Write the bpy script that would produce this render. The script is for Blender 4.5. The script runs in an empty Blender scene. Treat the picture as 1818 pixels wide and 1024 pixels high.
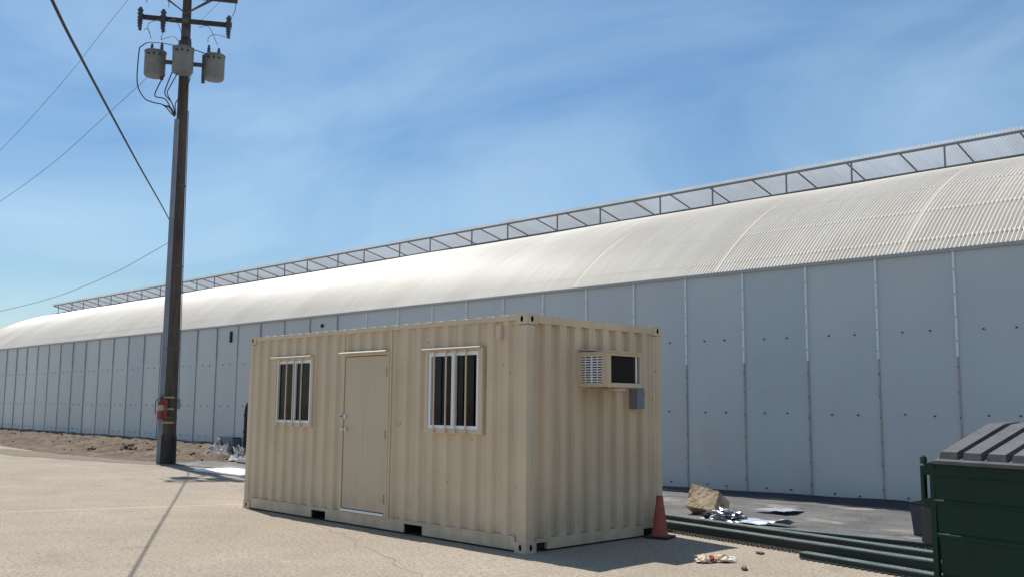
import bpy, bmesh, math, random
from mathutils import Vector, Matrix, noise
random.seed(7)
S = bpy.context.scene
COL = S.collection
PI = math.pi

# ------------------------------------------------------------------ camera
cd = bpy.data.cameras.new('camera')
cam = bpy.data.objects.new('camera', cd); COL.objects.link(cam)
CR = Vector((0.7000, 0.7140, 0.0090)).normalized()
CD = Vector((-0.7095, 0.6940, 0.1225)).normalized()
CR = (CR - CD * CR.dot(CD)).normalized()
CU = CR.cross(CD)
m = Matrix((CR, CU, -CD)).transposed().to_4x4()
m.translation = Vector((7.357, -7.436, 1.577))
cam.matrix_world = m
cd.sensor_width = 36; cd.lens = 33.38; cd.clip_end = 3000; cd.clip_start = 0.05
S.camera = cam

# ------------------------------------------------------------------ light
SUN = Vector((-1.247, 0.255, 2.591)).normalized()
sd = bpy.data.lights.new('sun', 'SUN'); sd.energy = 5.0; sd.angle = math.radians(0.55); sd.color = (1, .95, .87)
sun = bpy.data.objects.new('sun', sd); COL.objects.link(sun)
sun.rotation_euler = SUN.to_track_quat('Z', 'Y').to_euler()
W = bpy.data.worlds.new('World'); S.world = W; W.use_nodes = True
nt = W.node_tree; N = nt.nodes; Lk = nt.links
bg = N['Background']; bg.inputs[1].default_value = 0.090
sky = N.new('ShaderNodeTexSky'); sky.sky_type = 'NISHITA'; sky.sun_disc = False
sky.sun_elevation = math.asin(SUN.z); sky.sun_rotation = math.atan2(SUN.x, SUN.y)
sky.air_density = 1.15; sky.dust_density = 0.25; sky.ozone_density = 4.5; sky.altitude = 50
# thin cirrus: noise over the sky direction, flattened onto a layer overhead
tc = N.new('ShaderNodeTexCoord')
sep = N.new('ShaderNodeSeparateXYZ'); Lk.new(tc.outputs['Generated'], sep.inputs[0])
zz = N.new('ShaderNodeMath'); zz.operation = 'ADD'; zz.inputs[1].default_value = 0.16; Lk.new(sep.outputs[2], zz.inputs[0])
dx = N.new('ShaderNodeMath'); dx.operation = 'DIVIDE'; Lk.new(sep.outputs[0], dx.inputs[0]); Lk.new(zz.outputs[0], dx.inputs[1])
dy = N.new('ShaderNodeMath'); dy.operation = 'DIVIDE'; Lk.new(sep.outputs[1], dy.inputs[0]); Lk.new(zz.outputs[0], dy.inputs[1])
cmb = N.new('ShaderNodeCombineXYZ'); Lk.new(dx.outputs[0], cmb.inputs[0]); Lk.new(dy.outputs[0], cmb.inputs[1])
mp = N.new('ShaderNodeMapping'); mp.inputs['Rotation'].default_value = (0, 0, math.radians(-24)); mp.inputs['Scale'].default_value = (0.7, 1.0, 1)
mp.inputs['Location'].default_value = (0.6, 2.3, 0)
Lk.new(cmb.outputs[0], mp.inputs[0])
n1 = N.new('ShaderNodeTexNoise'); n1.inputs['Scale'].default_value = 1.0; n1.inputs['Detail'].default_value = 6; n1.inputs['Roughness'].default_value = 0.55; n1.inputs['Distortion'].default_value = 0.7
Lk.new(mp.outputs[0], n1.inputs['Vector'])
cr = N.new('ShaderNodeValToRGB'); cr.color_ramp.elements[0].position = 0.30; cr.color_ramp.elements[0].color = (0, 0, 0, 1)
cr.color_ramp.elements[1].position = 0.72; cr.color_ramp.elements[1].color = (.50, .50, .50, 1)
Lk.new(n1.outputs[0], cr.inputs[0])
mx = N.new('ShaderNodeMix'); mx.data_type = 'RGBA'
mx.inputs[7].default_value = (7.4, 9.2, 10.6, 1)
Lk.new(cr.outputs[0], mx.inputs[0]); Lk.new(sky.outputs[0], mx.inputs[6])
hs = N.new('ShaderNodeHueSaturation'); hs.inputs['Saturation'].default_value = 1.2; hs.inputs['Hue'].default_value = .499
Lk.new(mx.outputs[2], hs.inputs['Color']); Lk.new(hs.outputs[0], bg.inputs[0])
S.view_settings.view_transform = 'Standard'; S.view_settings.look = 'None'
S.view_settings.exposure = 0.13; S.view_settings.gamma = 1; S.view_settings.use_curve_mapping = False
S.render.engine = 'CYCLES'

# ------------------------------------------------------------------ materials
def mat(name, col, rough=.7, metal=0, col2=None, nscale=4, nlo=.35, nhi=.65, bump=0, bscale=30, bdist=.01,
        spec=.5, stretch=None, third=None, fine=None):
    m = bpy.data.materials.new(name); m.use_nodes = True
    t = m.node_tree; b = t.nodes['Principled BSDF']
    b.inputs['Roughness'].default_value = rough; b.inputs['Metallic'].default_value = metal
    b.inputs['Specular IOR Level'].default_value = spec
    b.inputs['Base Color'].default_value = (*col, 1)
    co = t.nodes.new('ShaderNodeTexCoord'); vec = co.outputs['Object']
    if stretch:
        mm = t.nodes.new('ShaderNodeMapping'); mm.inputs['Scale'].default_value = stretch
        t.links.new(vec, mm.inputs[0]); svec = mm.outputs[0]
    else: svec = vec
    last = None
    if col2:
        n = t.nodes.new('ShaderNodeTexNoise'); n.inputs['Scale'].default_value = nscale; n.inputs['Detail'].default_value = 6
        t.links.new(svec, n.inputs['Vector'])
        r = t.nodes.new('ShaderNodeValToRGB'); r.color_ramp.elements[0].position = nlo; r.color_ramp.elements[1].position = nhi
        r.color_ramp.elements[0].color = (*col, 1); r.color_ramp.elements[1].color = (*col2, 1)
        t.links.new(n.outputs[0], r.inputs[0]); last = r.outputs[0]
    for extra in (third, fine):
        if extra:   # (colour, scale, lo, hi, strength)
            c3, s3, lo, hi, st = extra
            n = t.nodes.new('ShaderNodeTexNoise'); n.inputs['Scale'].default_value = s3; n.inputs['Detail'].default_value = 3
            t.links.new(vec, n.inputs['Vector'])
            r = t.nodes.new('ShaderNodeMapRange'); r.inputs[1].default_value = lo; r.inputs[2].default_value = hi; r.inputs[4].default_value = st
            t.links.new(n.outputs[0], r.inputs[0])
            x = t.nodes.new('ShaderNodeMix'); x.data_type = 'RGBA'; t.links.new(r.outputs[0], x.inputs[0])
            if last: t.links.new(last, x.inputs[6])
            else: x.inputs[6].default_value = (*col, 1)
            x.inputs[7].default_value = (*c3, 1); last = x.outputs[2]
    if last: t.links.new(last, b.inputs['Base Color'])
    if bump:
        n = t.nodes.new('ShaderNodeTexNoise'); n.inputs['Scale'].default_value = bscale; n.inputs['Detail'].default_value = 5
        t.links.new(vec, n.inputs['Vector'])
        bp = t.nodes.new('ShaderNodeBump'); bp.inputs['Strength'].default_value = bump; bp.inputs['Distance'].default_value = bdist
        t.links.new(n.outputs[0], bp.inputs['Height']); t.links.new(bp.outputs[0], b.inputs['Normal'])
    return m

M = {}
M['paint'] = mat('tan_paint', (.635, .50, .345), .5, col2=(.575, .45, .31), nscale=1.6, bump=.12, bscale=4, bdist=.02, fine=((.42, .34, .24), 9, .66, .82, .5))
def wear(m, zlo, dust, rust, streak=True):
    t = m.node_tree; L = t.links; b = t.nodes['Principled BSDF']; src = b.inputs['Base Color'].links[0].from_socket
    co = t.nodes.new('ShaderNodeTexCoord'); v = co.outputs['Object']; sp = t.nodes.new('ShaderNodeSeparateXYZ'); L.new(v, sp.inputs[0])
    def noi(sc, st=None, det=5):
        n = t.nodes.new('ShaderNodeTexNoise'); n.inputs['Scale'].default_value = sc; n.inputs['Detail'].default_value = det; n.inputs['Roughness'].default_value = .62
        if st: q = t.nodes.new('ShaderNodeMapping'); q.inputs['Scale'].default_value = st; L.new(v, q.inputs[0]); L.new(q.outputs[0], n.inputs['Vector'])
        else: L.new(v, n.inputs['Vector'])
        return n.outputs[0]
    def rng(s_, lo, hi, a, c):
        r = t.nodes.new('ShaderNodeMapRange'); r.inputs[1].default_value = lo; r.inputs[2].default_value = hi; r.inputs[3].default_value = a; r.inputs[4].default_value = c; L.new(s_, r.inputs[0]); return r.outputs[0]
    def mul(a, c):
        q = t.nodes.new('ShaderNodeMath'); q.operation = 'MULTIPLY'; L.new(a, q.inputs[0]); L.new(c, q.inputs[1]); return q.outputs[0]
    def mixc(f, a, c):
        x = t.nodes.new('ShaderNodeMix'); x.data_type = 'RGBA'; L.new(f, x.inputs[0]); L.new(a, x.inputs[6]); x.inputs[7].default_value = (*c, 1); return x.outputs[2]
    c = src
    if streak: c = mixc(rng(noi(1.0, (9, 9, .35)), .55, .78, 0, .55), c, (dust[0] * .9, dust[1] * .88, dust[2] * .85))
    c = mixc(mul(rng(sp.outputs[2], zlo, zlo + .5, .85, 0), rng(noi(5), .38, .66, 0, 1)), c, dust)      # mud splash thrown up from the yard
    c = mixc(rng(noi(13, None, 3), .70, .745, 0, .8), c, rust)                                             # small chips
    L.new(c, b.inputs['Base Color'])
wear(M['paint'], .02, (.40, .32, .23), (.20, .095, .05))
M['door'] = mat('door_paint', (.565, .45, .315), .45, col2=(.53, .42, .295), nscale=1.1, bump=.06, bscale=3, bdist=.02)
wear(M['door'], .2, (.40, .32, .23), (.22, .12, .07))
M['roofpaint'] = mat('container_roof_paint', (.66, .60, .48), .5, col2=(.6, .54, .42), nscale=2)
M['white'] = mat('white_vinyl', (.80, .81, .82), .35)
M['dark'] = mat('dark_void', (.012, .012, .014), .8)
M['rubber'] = mat('dark_rubber', (.03, .03, .033), .7)
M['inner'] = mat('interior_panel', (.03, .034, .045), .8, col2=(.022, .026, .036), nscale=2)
M['curtain'] = mat('grey_blue_curtain', (.16, .18, .24), .8, col2=(.11, .125, .17), nscale=3, stretch=(12, 12, .5))
M['steel'] = mat('brushed_steel', (.55, .55, .56), .32, .9)
M['fins'] = mat('condenser_fins', (.035, .033, .032), .55, .3)
M['elec'] = mat('grey_electrical_paint', (.17, .19, .225), .5)
M['wall'] = mat('white_wall_panel', (.525, .545, .555), .38, col2=(.485, .51, .525), nscale=.6, bump=.35, bscale=1.1, bdist=.05,
                stretch=(1, 1, .35), third=((.50, .48, .44), .9, .58, .8, .35), spec=.45)
M['wall_b'] = mat('white_wall_panel_b', (.485, .53, .55), .42, col2=(.45, .495, .515), nscale=.5, bump=.4, bscale=.9, bdist=.06, third=((.44, .42, .38), 1.3, .56, .8, .4), spec=.45)
M['wall_c'] = mat('white_wall_panel_c', (.52, .55, .555), .35, col2=(.485, .52, .535), nscale=.8, bump=.3, bscale=1.3, bdist=.05, third=((.42, .42, .41), .7, .58, .8, .4), spec=.45)
M['batten'] = mat('white_batten', (.74, .78, .80), .4)
M['seam'] = mat('rust_stained_seam', (.36, .32, .31), .7, col2=(.46, .40, .38), nscale=6)
M['screw'] = mat('screw_head', (.03, .035, .04), .6)
M['flash'] = mat('eave_flashing', (.36, .38, .40), .5, .2)
M['gal'] = mat('dark_galvanised', (.055, .052, .052), .6, .3, col2=(.14, .12, .105), nscale=5)
M['vsteel'] = mat('grey_vent_steel', (.20, .20, .205), .55, .3)
M['creamrib'] = mat('cream_strap', (.44, .385, .305), .8)
M['wood'] = mat('weathered_pole_wood', (.05, .040, .036), .85, col2=(.105, .075, .06), nscale=3, stretch=(6, 6, .25), bump=.6, bscale=14, bdist=.02, third=((.03, .027, .026), 1.4, .55, .75, .6))
M['tar'] = mat('tarry_wood', (.008, .008, .009), .6, col2=(.022, .019, .018), nscale=3)
M['arm'] = mat('crossarm_wood', (.035, .027, .025), .85, col2=(.055, .042, .036), nscale=5)
M['guard'] = mat('grey_conduit', (.22, .24, .28), .5, col2=(.17, .19, .23), nscale=2)
M['tank'] = mat('transformer_grey', (.17, .185, .20), .5, col2=(.13, .145, .16), nscale=3, third=((.40, .31, .22), 5, .62, .8, .4))
M['porcelain'] = mat('grey_porcelain', (.06, .06, .07), .35)
M['black'] = mat('black_cable', (.015, .015, .017), .6)
M['thinwire'] = mat('aluminium_wire', (.16, .17, .19), .5, .3)
M['yellow'] = mat('yellow_strap', (.42, .34, .12), .6)
M['red'] = mat('red_enamel', (.27, .03, .026), .4, col2=(.20, .025, .022), nscale=6)
M['label'] = mat('pale_label', (.40, .33, .27), .6)
M['orange'] = mat('faded_orange_plastic', (.42, .095, .05), .65, col2=(.30, .065, .042), nscale=7, third=((.16, .09, .07), 9, .6, .8, .5))
M['dumpgreen'] = mat('dark_green_steel', (.0045, .030, .018), .6, spec=.25, col2=(.004, .022, .013), nscale=2.2, bump=.15, bscale=3, bdist=.02, third=((.018, .028, .022), 12, .62, .8, .4), fine=((.07, .03, .018), 6, .68, .76, .7))
M['lid'] = mat('sun_faded_black_lid', (.05, .047, .05), .5, col2=(.09, .083, .087), nscale=4, stretch=(1, 1, 1), bump=.4, bscale=18, bdist=.01, third=((.15, .14, .14), 30, .6, .8, .35))
M['rack'] = mat('green_rack_steel', (.085, .13, .115), .45, col2=(.20, .235, .22), nscale=6, stretch=(.5, 3, 3), third=((.26, .29, .28), 5, .5, .75, .6))
M['rackdark'] = mat('green_rack_shade', (.008, .022, .018), .6, col2=(.014, .022, .019), nscale=6)  # shaded copy of the rack green, shade put into the colour
M['stone'] = mat('broken_stone', (.56, .43, .29), .9, col2=(.36, .235, .14), nscale=7, nlo=.42, nhi=.66, bump=.7, bscale=11, bdist=.03, fine=((.72, .62, .47), 22, .5, .75, .7))
M['foil'] = mat('silver_foil', (.34, .35, .38), .3, .85)
M['clear'] = mat('milky_plastic_sheet', (.30, .37, .48), .3, col2=(.42, .47, .54), nscale=5)
M['tarp'] = mat('grey_ground_fabric', (.05, .05, .053), .65, col2=(.14, .133, .127), nscale=1.8, nlo=.3, nhi=.72, stretch=(.7, 1.6, 1), bump=.7, bscale=14, bdist=.03, third=((.42, .35, .26), 1.1, .56, .72, .6), fine=((.10, .10, .10), 40, .5, .7, .5))
M['liner'] = mat('black_plastic_liner', (.018, .018, .022), .35, bump=.5, bscale=9, bdist=.03)
M['heap'] = mat('crumpled_film', (.05, .05, .055), .7, col2=(.33, .33, .32), nscale=1.3, nlo=.46, nhi=.56, stretch=(1, 3, 2), bump=.6, bscale=5, bdist=.05)
M['slab'] = mat('white_sheet', (.78, .77, .75), .6)
M['bin'] = mat('grey_plastic_bin', (.075, .075, .095), .55, col2=(.055, .055, .07), nscale=5)
M['board'] = mat('white_board', (.66, .62, .56), .7, col2=(.5, .45, .4), nscale=9)
M['paper'] = mat('greasy_paper', (.66, .46, .26), .7, col2=(.78, .72, .62), nscale=14)
M['redpaper'] = mat('red_printed_paper', (.42, .07, .07), .6)
M['leafgreen'] = mat('dark_green_scrap', (.06, .075, .025), .6)
M['pebble'] = mat('pale_pebble', (.40, .33, .24), .9, col2=(.25, .2, .15), nscale=30)
M['clod'] = mat('dry_clod', (.17, .12, .085), .95, col2=(.11, .08, .055), nscale=9, bump=.8, bscale=20, bdist=.03)

def ground_mat():
    m = bpy.data.materials.new('dusty_concrete'); m.use_nodes = True
    t = m.node_tree; L = t.links; b = t.nodes['Principled BSDF']; b.inputs['Roughness'].default_value = .92
    b.inputs['Specular IOR Level'].default_value = .2
    co = t.nodes.new('ShaderNodeTexCoord'); v = co.outputs['Object']
    def noi(sc, det=5, rough=.55, st=None):
        n = t.nodes.new('ShaderNodeTexNoise'); n.inputs['Scale'].default_value = sc; n.inputs['Detail'].default_value = det; n.inputs['Roughness'].default_value = rough
        if st:
            mm = t.nodes.new('ShaderNodeMapping'); mm.inputs['Scale'].default_value = st; L.new(v, mm.inputs[0]); L.new(mm.outputs[0], n.inputs['Vector'])
        else: L.new(v, n.inputs['Vector'])
        return n.outputs[0]
    def rng(s, lo, hi, a=0, c=1):
        r = t.nodes.new('ShaderNodeMapRange'); r.inputs[1].default_value = lo; r.inputs[2].default_value = hi; r.inputs[3].default_value = a; r.inputs[4].default_value = c
        L.new(s, r.inputs[0]); return r.outputs[0]
    def mixc(f, a, c):
        x = t.nodes.new('ShaderNodeMix'); x.data_type = 'RGBA'; L.new(f, x.inputs[0])
        for s, i in ((a, 6), (c, 7)):
            if isinstance(s, tuple): x.inputs[i].default_value = (*s, 1)
            else: L.new(s, x.inputs[i])
        return x.outputs[2]
    c = mixc(rng(noi(.35), .35, .65), (.318, .264, .205), (.388, .328, .258))
    c = mixc(rng(noi(1.7, 6), .45, .75, 0, .6), c, (.275, .24, .19))
    c = mixc(rng(noi(.5, 4, .6, (.35, 1.6, 1)), .52, .7, 0, .45), c, (.38, .33, .26))
    c = mixc(rng(noi(24, 4, .7), .48, .62, 0, .6), c, (.13, .105, .08))       # grit
    c = mixc(rng(noi(70, 2),   .56, .66, 0, .6), c, (.07, .055, .04))
    c = mixc(rng(noi(55, 2),   .58, .68, 0, .5), c, (.62, .57, .48))
    c = mixc(rng(noi(.85, 5, .7), .60, .68, 0, .45), c, (.215, .185, .15))     # old damp / oil stains
    c = mixc(rng(noi(.28, 6, .7, (3.2, .5, 1)), .56, .66, 0, .35), c, (.24, .205, .16))   # long tyre smears
    c = mixc(rng(noi(2.6, 6, .75), .60, .70, 0, .5), c, (.47, .41, .32))       # chalky dust
    vo = t.nodes.new('ShaderNodeTexVoronoi'); vo.inputs['Scale'].default_value = 9; L.new(v, vo.inputs['Vector'])
    c = mixc(rng(vo.outputs['Distance'], .05, .09, .75, 0), c, (.16, .125, .095))   # scattered grit specks
    # a tight wandering crack / old joint, a line in object space with noise added
    sx = t.nodes.new('ShaderNodeSeparateXYZ'); L.new(v, sx.inputs[0])
    def math_(op, a, c2):
        q = t.nodes.new('ShaderNodeMath'); q.operation = op
        for s, i in ((a, 0), (c2, 1)):
            if isinstance(s, (int, float)): q.inputs[i].default_value = s
            else: L.new(s, q.inputs[i])
        return q.outputs[0]
    def line(ax, ay, off, w, st, cc, c, wob=.35):
        q = math_('ADD', math_('MULTIPLY', sx.outputs[0], ax), math_('MULTIPLY', sx.outputs[1], ay))
        q = math_('ADD', q, off)
        q = math_('ADD', q, math_('MULTIPLY', math_('SUBTRACT', noi(.9, 4), .5), wob))
        q = math_('ABSOLUTE', q, 0)
        return mixc(rng(q, w * .4, w, st, 0), c, cc)
    for args in CRACKS: c = line(*args[:6], c, args[6])
    L.new(c, b.inputs['Base Color'])
    bp = t.nodes.new('ShaderNodeBump'); bp.inputs['Strength'].default_value = .55; bp.inputs['Distance'].default_value = .012
    h = math_('ADD', noi(45, 4), math_('MULTIPLY', noi(5, 4), 1.5)); L.new(h, bp.inputs['Height']); L.new(bp.outputs[0], b.inputs['Normal'])
    return m
# joint running across the yard from (-7.3,-.6) to (-8.5,-6): coefficients of unit line a*x+b*y+c
def ln(p, q):
    d = Vector((q[0] - p[0], q[1] - p[1])).normalized(); n = Vector((-d.y, d.x)); return (n.x, n.y, -(n.x * p[0] + n.y * p[1]))
CRACKS = [(*ln((2.0, -2.2), (-9, 1.6)), .018, .55, (.17, .14, .11), .7),
          (*ln((-8.5, -5.5), (2.0, -5.0)), .014, .5, (.18, .15, .115), .9),
          (*ln((-6.5, .55), (-8.6, -5.2)), .05, .55, (.60, .50, .37), .30),
          (*ln((-6.55, .60), (-8.65, -5.15)), .03, .6, (.24, .19, .14), .30)]
M['ground'] = ground_mat()
M['dirt'] = mat('dry_dirt', (.15, .108, .074), .95, col2=(.08, .056, .04), nscale=2.2, bump=1, bscale=7, bdist=.08, third=((.22, .165, .115), 1.2, .5, .7, .6), fine=((.12, .09, .065), 14, .56, .7, .7))
M['gravel'] = mat('brown_gravel', (.22, .175, .13), .95, col2=(.15, .12, .09), nscale=5, bump=1, bscale=22, bdist=.04, fine=((.32, .27, .21), 20, .5, .7, .6))

def poly_mat(name, col, transl, rough):
    m = bpy.data.materials.new(name); m.use_nodes = True; t = m.node_tree; L = t.links
    b = t.nodes['Principled BSDF']; out = t.nodes['Material Output']
    b.inputs['Roughness'].default_value = rough; b.inputs['Specular IOR Level'].default_value = .5
    co = t.nodes.new('ShaderNodeTexCoord')
    n = t.nodes.new('ShaderNodeTexNoise'); n.inputs['Scale'].default_value = .5; n.inputs['Detail'].default_value = 6
    L.new(co.outputs['Object'], n.inputs['Vector'])
    r = t.nodes.new('ShaderNodeValToRGB'); r.color_ramp.elements[0].position = .35; r.color_ramp.elements[1].position = .7
    r.color_ramp.elements[0].color = (*col, 1); r.color_ramp.elements[1].color = (col[0] * .9, col[1] * .88, col[2] * .84, 1)
    L.new(n.outputs[0], r.inputs[0]); sx_ = t.nodes.new('ShaderNodeSeparateXYZ'); L.new(co.outputs['Object'], sx_.inputs[0])
    d_ = t.nodes.new('ShaderNodeMath'); d_.operation = 'DIVIDE'; d_.inputs[1].default_value = .884; L.new(sx_.outputs[0], d_.inputs[0])
    f_ = t.nodes.new('ShaderNodeMath'); f_.operation = 'FLOOR'; L.new(d_.outputs[0], f_.inputs[0])
    wn = t.nodes.new('ShaderNodeTexWhiteNoise'); wn.noise_dimensions = '1D'; L.new(f_.outputs[0], wn.inputs['W'])
    st_ = t.nodes.new('ShaderNodeMapping'); st_.inputs['Scale'].default_value = (5, .35, .35); L.new(co.outputs['Object'], st_.inputs[0])
    n2_ = t.nodes.new('ShaderNodeTexNoise'); n2_.inputs['Scale'].default_value = 1.5; n2_.inputs['Detail'].default_value = 5; L.new(st_.outputs[0], n2_.inputs['Vector'])
    ad = t.nodes.new('ShaderNodeMath'); ad.operation = 'MULTIPLY_ADD'; L.new(wn.outputs['Value'], ad.inputs[0]); ad.inputs[1].default_value = .35; L.new(n2_.outputs[0], ad.inputs[2])
    mr = t.nodes.new('ShaderNodeMapRange'); mr.inputs[1].default_value = .45; mr.inputs[2].default_value = 1.0; mr.inputs[4].default_value = .5; L.new(ad.outputs[0], mr.inputs[0])
    mx_ = t.nodes.new('ShaderNodeMix'); mx_.data_type = 'RGBA'; L.new(mr.outputs[0], mx_.inputs[0]); L.new(r.outputs[0], mx_.inputs[6]); mx_.inputs[7].default_value = (col[0] * .72, col[1] * .70, col[2] * .66, 1)
    r = mx_; r_out = mx_.outputs[2]
    L.new(r_out, b.inputs['Base Color'])
    tr = t.nodes.new('ShaderNodeBsdfTranslucent'); L.new(r_out, tr.inputs[0])
    x = t.nodes.new('ShaderNodeMixShader'); x.inputs[0].default_value = transl
    L.new(b.outputs[0], x.inputs[1]); L.new(tr.outputs[0], x.inputs[2]); L.new(x.outputs[0], out.inputs[0])
    return m
M['roof'] = poly_mat('cream_corrugated_polycarbonate', (.80, .75, .675), .08, .42)
M['vent'] = poly_mat('translucent_vent_sheet', (.48, .54, .62), .42, .4)

def glass_mat():
    m = bpy.data.materials.new('window_glass'); m.use_nodes = True; t = m.node_tree; L = t.links
    t.nodes.remove(t.nodes['Principled BSDF']); out = t.nodes['Material Output']
    tr = t.nodes.new('ShaderNodeBsdfTransparent'); tr.inputs[0].default_value = (.24, .30, .42, 1)
    gl = t.nodes.new('ShaderNodeBsdfGlossy'); gl.inputs['Roughness'].default_value = .03
    fr = t.nodes.new('ShaderNodeFresnel'); fr.inputs[0].default_value = 1.33
    x = t.nodes.new('ShaderNodeMixShader'); L.new(fr.outputs[0], x.inputs[0]); L.new(tr.outputs[0], x.inputs[1]); L.new(gl.outputs[0], x.inputs[2])
    L.new(x.outputs[0], out.inputs[0]); return m
M['glass'] = glass_mat()

# ------------------------------------------------------------------ helpers
class MB:
    def __init__(s): s.v = []; s.f = []; s.smooth = []; s.mi = []; s.cur = 0
    def add(s, vs, fs, sm=False):
        o = len(s.v); s.v += [tuple(v) for v in vs]
        for f in fs: s.f.append([i + o for i in f]); s.smooth.append(sm); s.mi.append(s.cur)
        return s
    def box(s, a, b):
        x0, y0, z0 = [min(a[i], b[i]) for i in range(3)]; x1, y1, z1 = [max(a[i], b[i]) for i in range(3)]
        return s.add([(x0, y0, z0), (x1, y0, z0), (x1, y1, z0), (x0, y1, z0), (x0, y0, z1), (x1, y0, z1), (x1, y1, z1), (x0, y1, z1)],
                     [(0, 3, 2, 1), (4, 5, 6, 7), (0, 1, 5, 4), (1, 2, 6, 5), (2, 3, 7, 6), (3, 0, 4, 7)])
    def bevbox(s, a, b, r):
        bm = bmesh.new(); bmesh.ops.create_cube(bm, size=1)
        for v in bm.verts:
            for i in range(3): v.co[i] = (a[i] + b[i]) / 2 + v.co[i] * abs(b[i] - a[i])
        bmesh.ops.bevel(bm, geom=bm.edges[:], offset=r, segments=2, affect='EDGES')
        s.bm(bm); return s
    def bm(s, bm, sm=False):
        bm.verts.index_update(); s.add([v.co[:] for v in bm.verts], [[v.index for v in f.verts] for f in bm.faces], sm); bm.free(); return s
    def bar(s, p, q, w, h=None, up=(0, 0, 1)):
        h = h or w; p = Vector(p); q = Vector(q); d = (q - p).normalized(); u = Vector(up)
        if abs(d.dot(u)) > .98: u = Vector((1, 0, 0))
        r = d.cross(u).normalized(); u = r.cross(d)
        vs = [c + r * (a * w / 2) + u * (b * h / 2) for c in (p, q) for a, b in ((-1, -1), (1, -1), (1, 1), (-1, 1))]
        return s.add(vs, [(0, 3, 2, 1), (4, 5, 6, 7), (0, 1, 5, 4), (1, 2, 6, 5), (2, 3, 7, 6), (3, 0, 4, 7)])
    def tube(s, pts, r, n=8, cap=True, flat=1):
        pts = [Vector(p) for p in pts]; R = r if isinstance(r, (list, tuple)) else [r] * len(pts)
        vs = []; fs = []; u = None
        for i, p in enumerate(pts):
            d = (pts[min(i + 1, len(pts) - 1)] - pts[max(i - 1, 0)]).normalized()
            if u is None: u = d.cross(Vector((0, 0, 1)) if abs(d.z) < .9 else Vector((1, 0, 0))).normalized()
            u = (u - d * u.dot(d)).normalized(); w = d.cross(u)
            for k in range(n):
                a = 2 * PI * k / n; vs.append(p + u * math.cos(a) * R[i] + w * math.sin(a) * R[i])
        for i in range(len(pts) - 1):
            for k in range(n): fs.append((i * n + k, i * n + (k + 1) % n, (i + 1) * n + (k + 1) % n, (i + 1) * n + k))
        s.add(vs, fs, True)
        if cap: s.add(vs[:n], [tuple(range(n))[::-1]]); s.add(vs[-n:], [tuple(range(n))])
        return s
    def lathe(s, prof, c=(0, 0, 0), n=20, sm=True):
        vs = []; fs = []
        for r, z in prof:
            for k in range(n): a = 2 * PI * k / n; vs.append((c[0] + r * math.cos(a), c[1] + r * math.sin(a), c[2] + z))
        for i in range(len(prof) - 1):
            for k in range(n): fs.append((i * n + k, i * n + (k + 1) % n, (i + 1) * n + (k + 1) % n, (i + 1) * n + k))
        s.add(vs, fs, sm); s.add(vs[:n], [tuple(range(n))[::-1]]); s.add(vs[-n:], [tuple(range(n))]); return s
    def build(s, name, m, parent=None, loc=None):
        me = bpy.data.meshes.new(name); me.from_pydata(s.v, [], s.f)
        me.polygons.foreach_set('use_smooth', s.smooth)
        for x in (m if isinstance(m, (list, tuple)) else [m]): me.materials.append(x)
        me.polygons.foreach_set('material_index', s.mi); me.update()
        o = bpy.data.objects.new(name, me); COL.objects.link(o)
        if parent is not None: o.parent = parent
        if loc: o.location = loc
        return o
def empty(name, loc=(0, 0, 0), rz=0):
    o = bpy.data.objects.new(name, None); COL.objects.link(o); o.location = loc; o.rotation_euler = (0, 0, rz); o.empty_display_size = .2; return o
def tag(o, label, cat, group=None):
    o['label'] = label; o['category'] = cat
    if group: o['group'] = group
    return o
def struct(o): o['kind'] = 'structure'; return o
def nz(x, y, z=0): return noise.noise(Vector((x, y, z)))
def fbm(x, y, z=0): return nz(x, y, z) + .5 * nz(2.1 * x, 2.1 * y, z + 5) + .25 * nz(4.3 * x, 4.3 * y, z + 9)

# ------------------------------------------------------------------ ground
g = MB(); g.add([(-900, -900, 0), (900, -900, 0), (900, 900, 0), (-900, 900, 0)], [(0, 1, 2, 3)])
struct(g.build('ground', M['ground']))
# warehouse frame: wall foot line runs almost along X
BT = .015
def bw(X, Y, Z=0):   # building local -> world (local x along wall, y from the wall face into the building)
    c, s = math.cos(BT), math.sin(BT); x = X - 1
    return Vector((1 + x * c - Y * s, 7.84 + x * s + Y * c, Z))
def wally(x): return 7.84 + (x - 1) * math.tan(BT)
# dirt bank heaped along the foot of the wall, its front edge dies into the yard
def front(x):
    pts = [(-60, 7.0), (-50, 6.2), (-37.7, 4.6), (-30, 3.6), (-23.7, 3.2), (-18.2, 3.7), (-15.5, 5.6), (-13, 7.0)]
    for (a, b), (c, d) in zip(pts, pts[1:]):
        if a <= x <= c: return b + (d - b) * (x - a) / (c - a)
    return 7.4
mb = MB(); nx, ny = 520, 80; x0, x1 = -60, -13
vs = []
for i in range(nx + 1):
    x = x0 + (x1 - x0) * i / nx; f = front(x) + .35 * nz(x * .6, 3); yb = wally(x) - .02
    top = .30 if x < -24 else .30 * max(0, min(1, (-13 - x) / 9)) ** .6
    for j in range(ny + 1):
        t = j / ny; y = (f - .5) + (yb - f + .5) * t
        k = max(0, (y - f) / max(.5, yb - f)); s_ = k ** .62 if k > 0 else 0
        h = top * s_ + (.10 * fbm(x * 1.1, y * 1.6) + .05 * fbm(x * 3, y * 4, 3) + .05 * abs(fbm(x * 7, y * 9, 6))) * min(1, k * 5) * (1 - .5 * t ** 6)
        vs.append((x, y, max(-.02, h) if k > 0 else -.03))
W_ = ny + 1
mb.add(vs, [(i * W_ + j, (i + 1) * W_ + j, (i + 1) * W_ + j + 1, i * W_ + j + 1) for i in range(nx) for j in range(ny)], True)
struct(mb.build('dirt_bank', M['dirt']))
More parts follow.
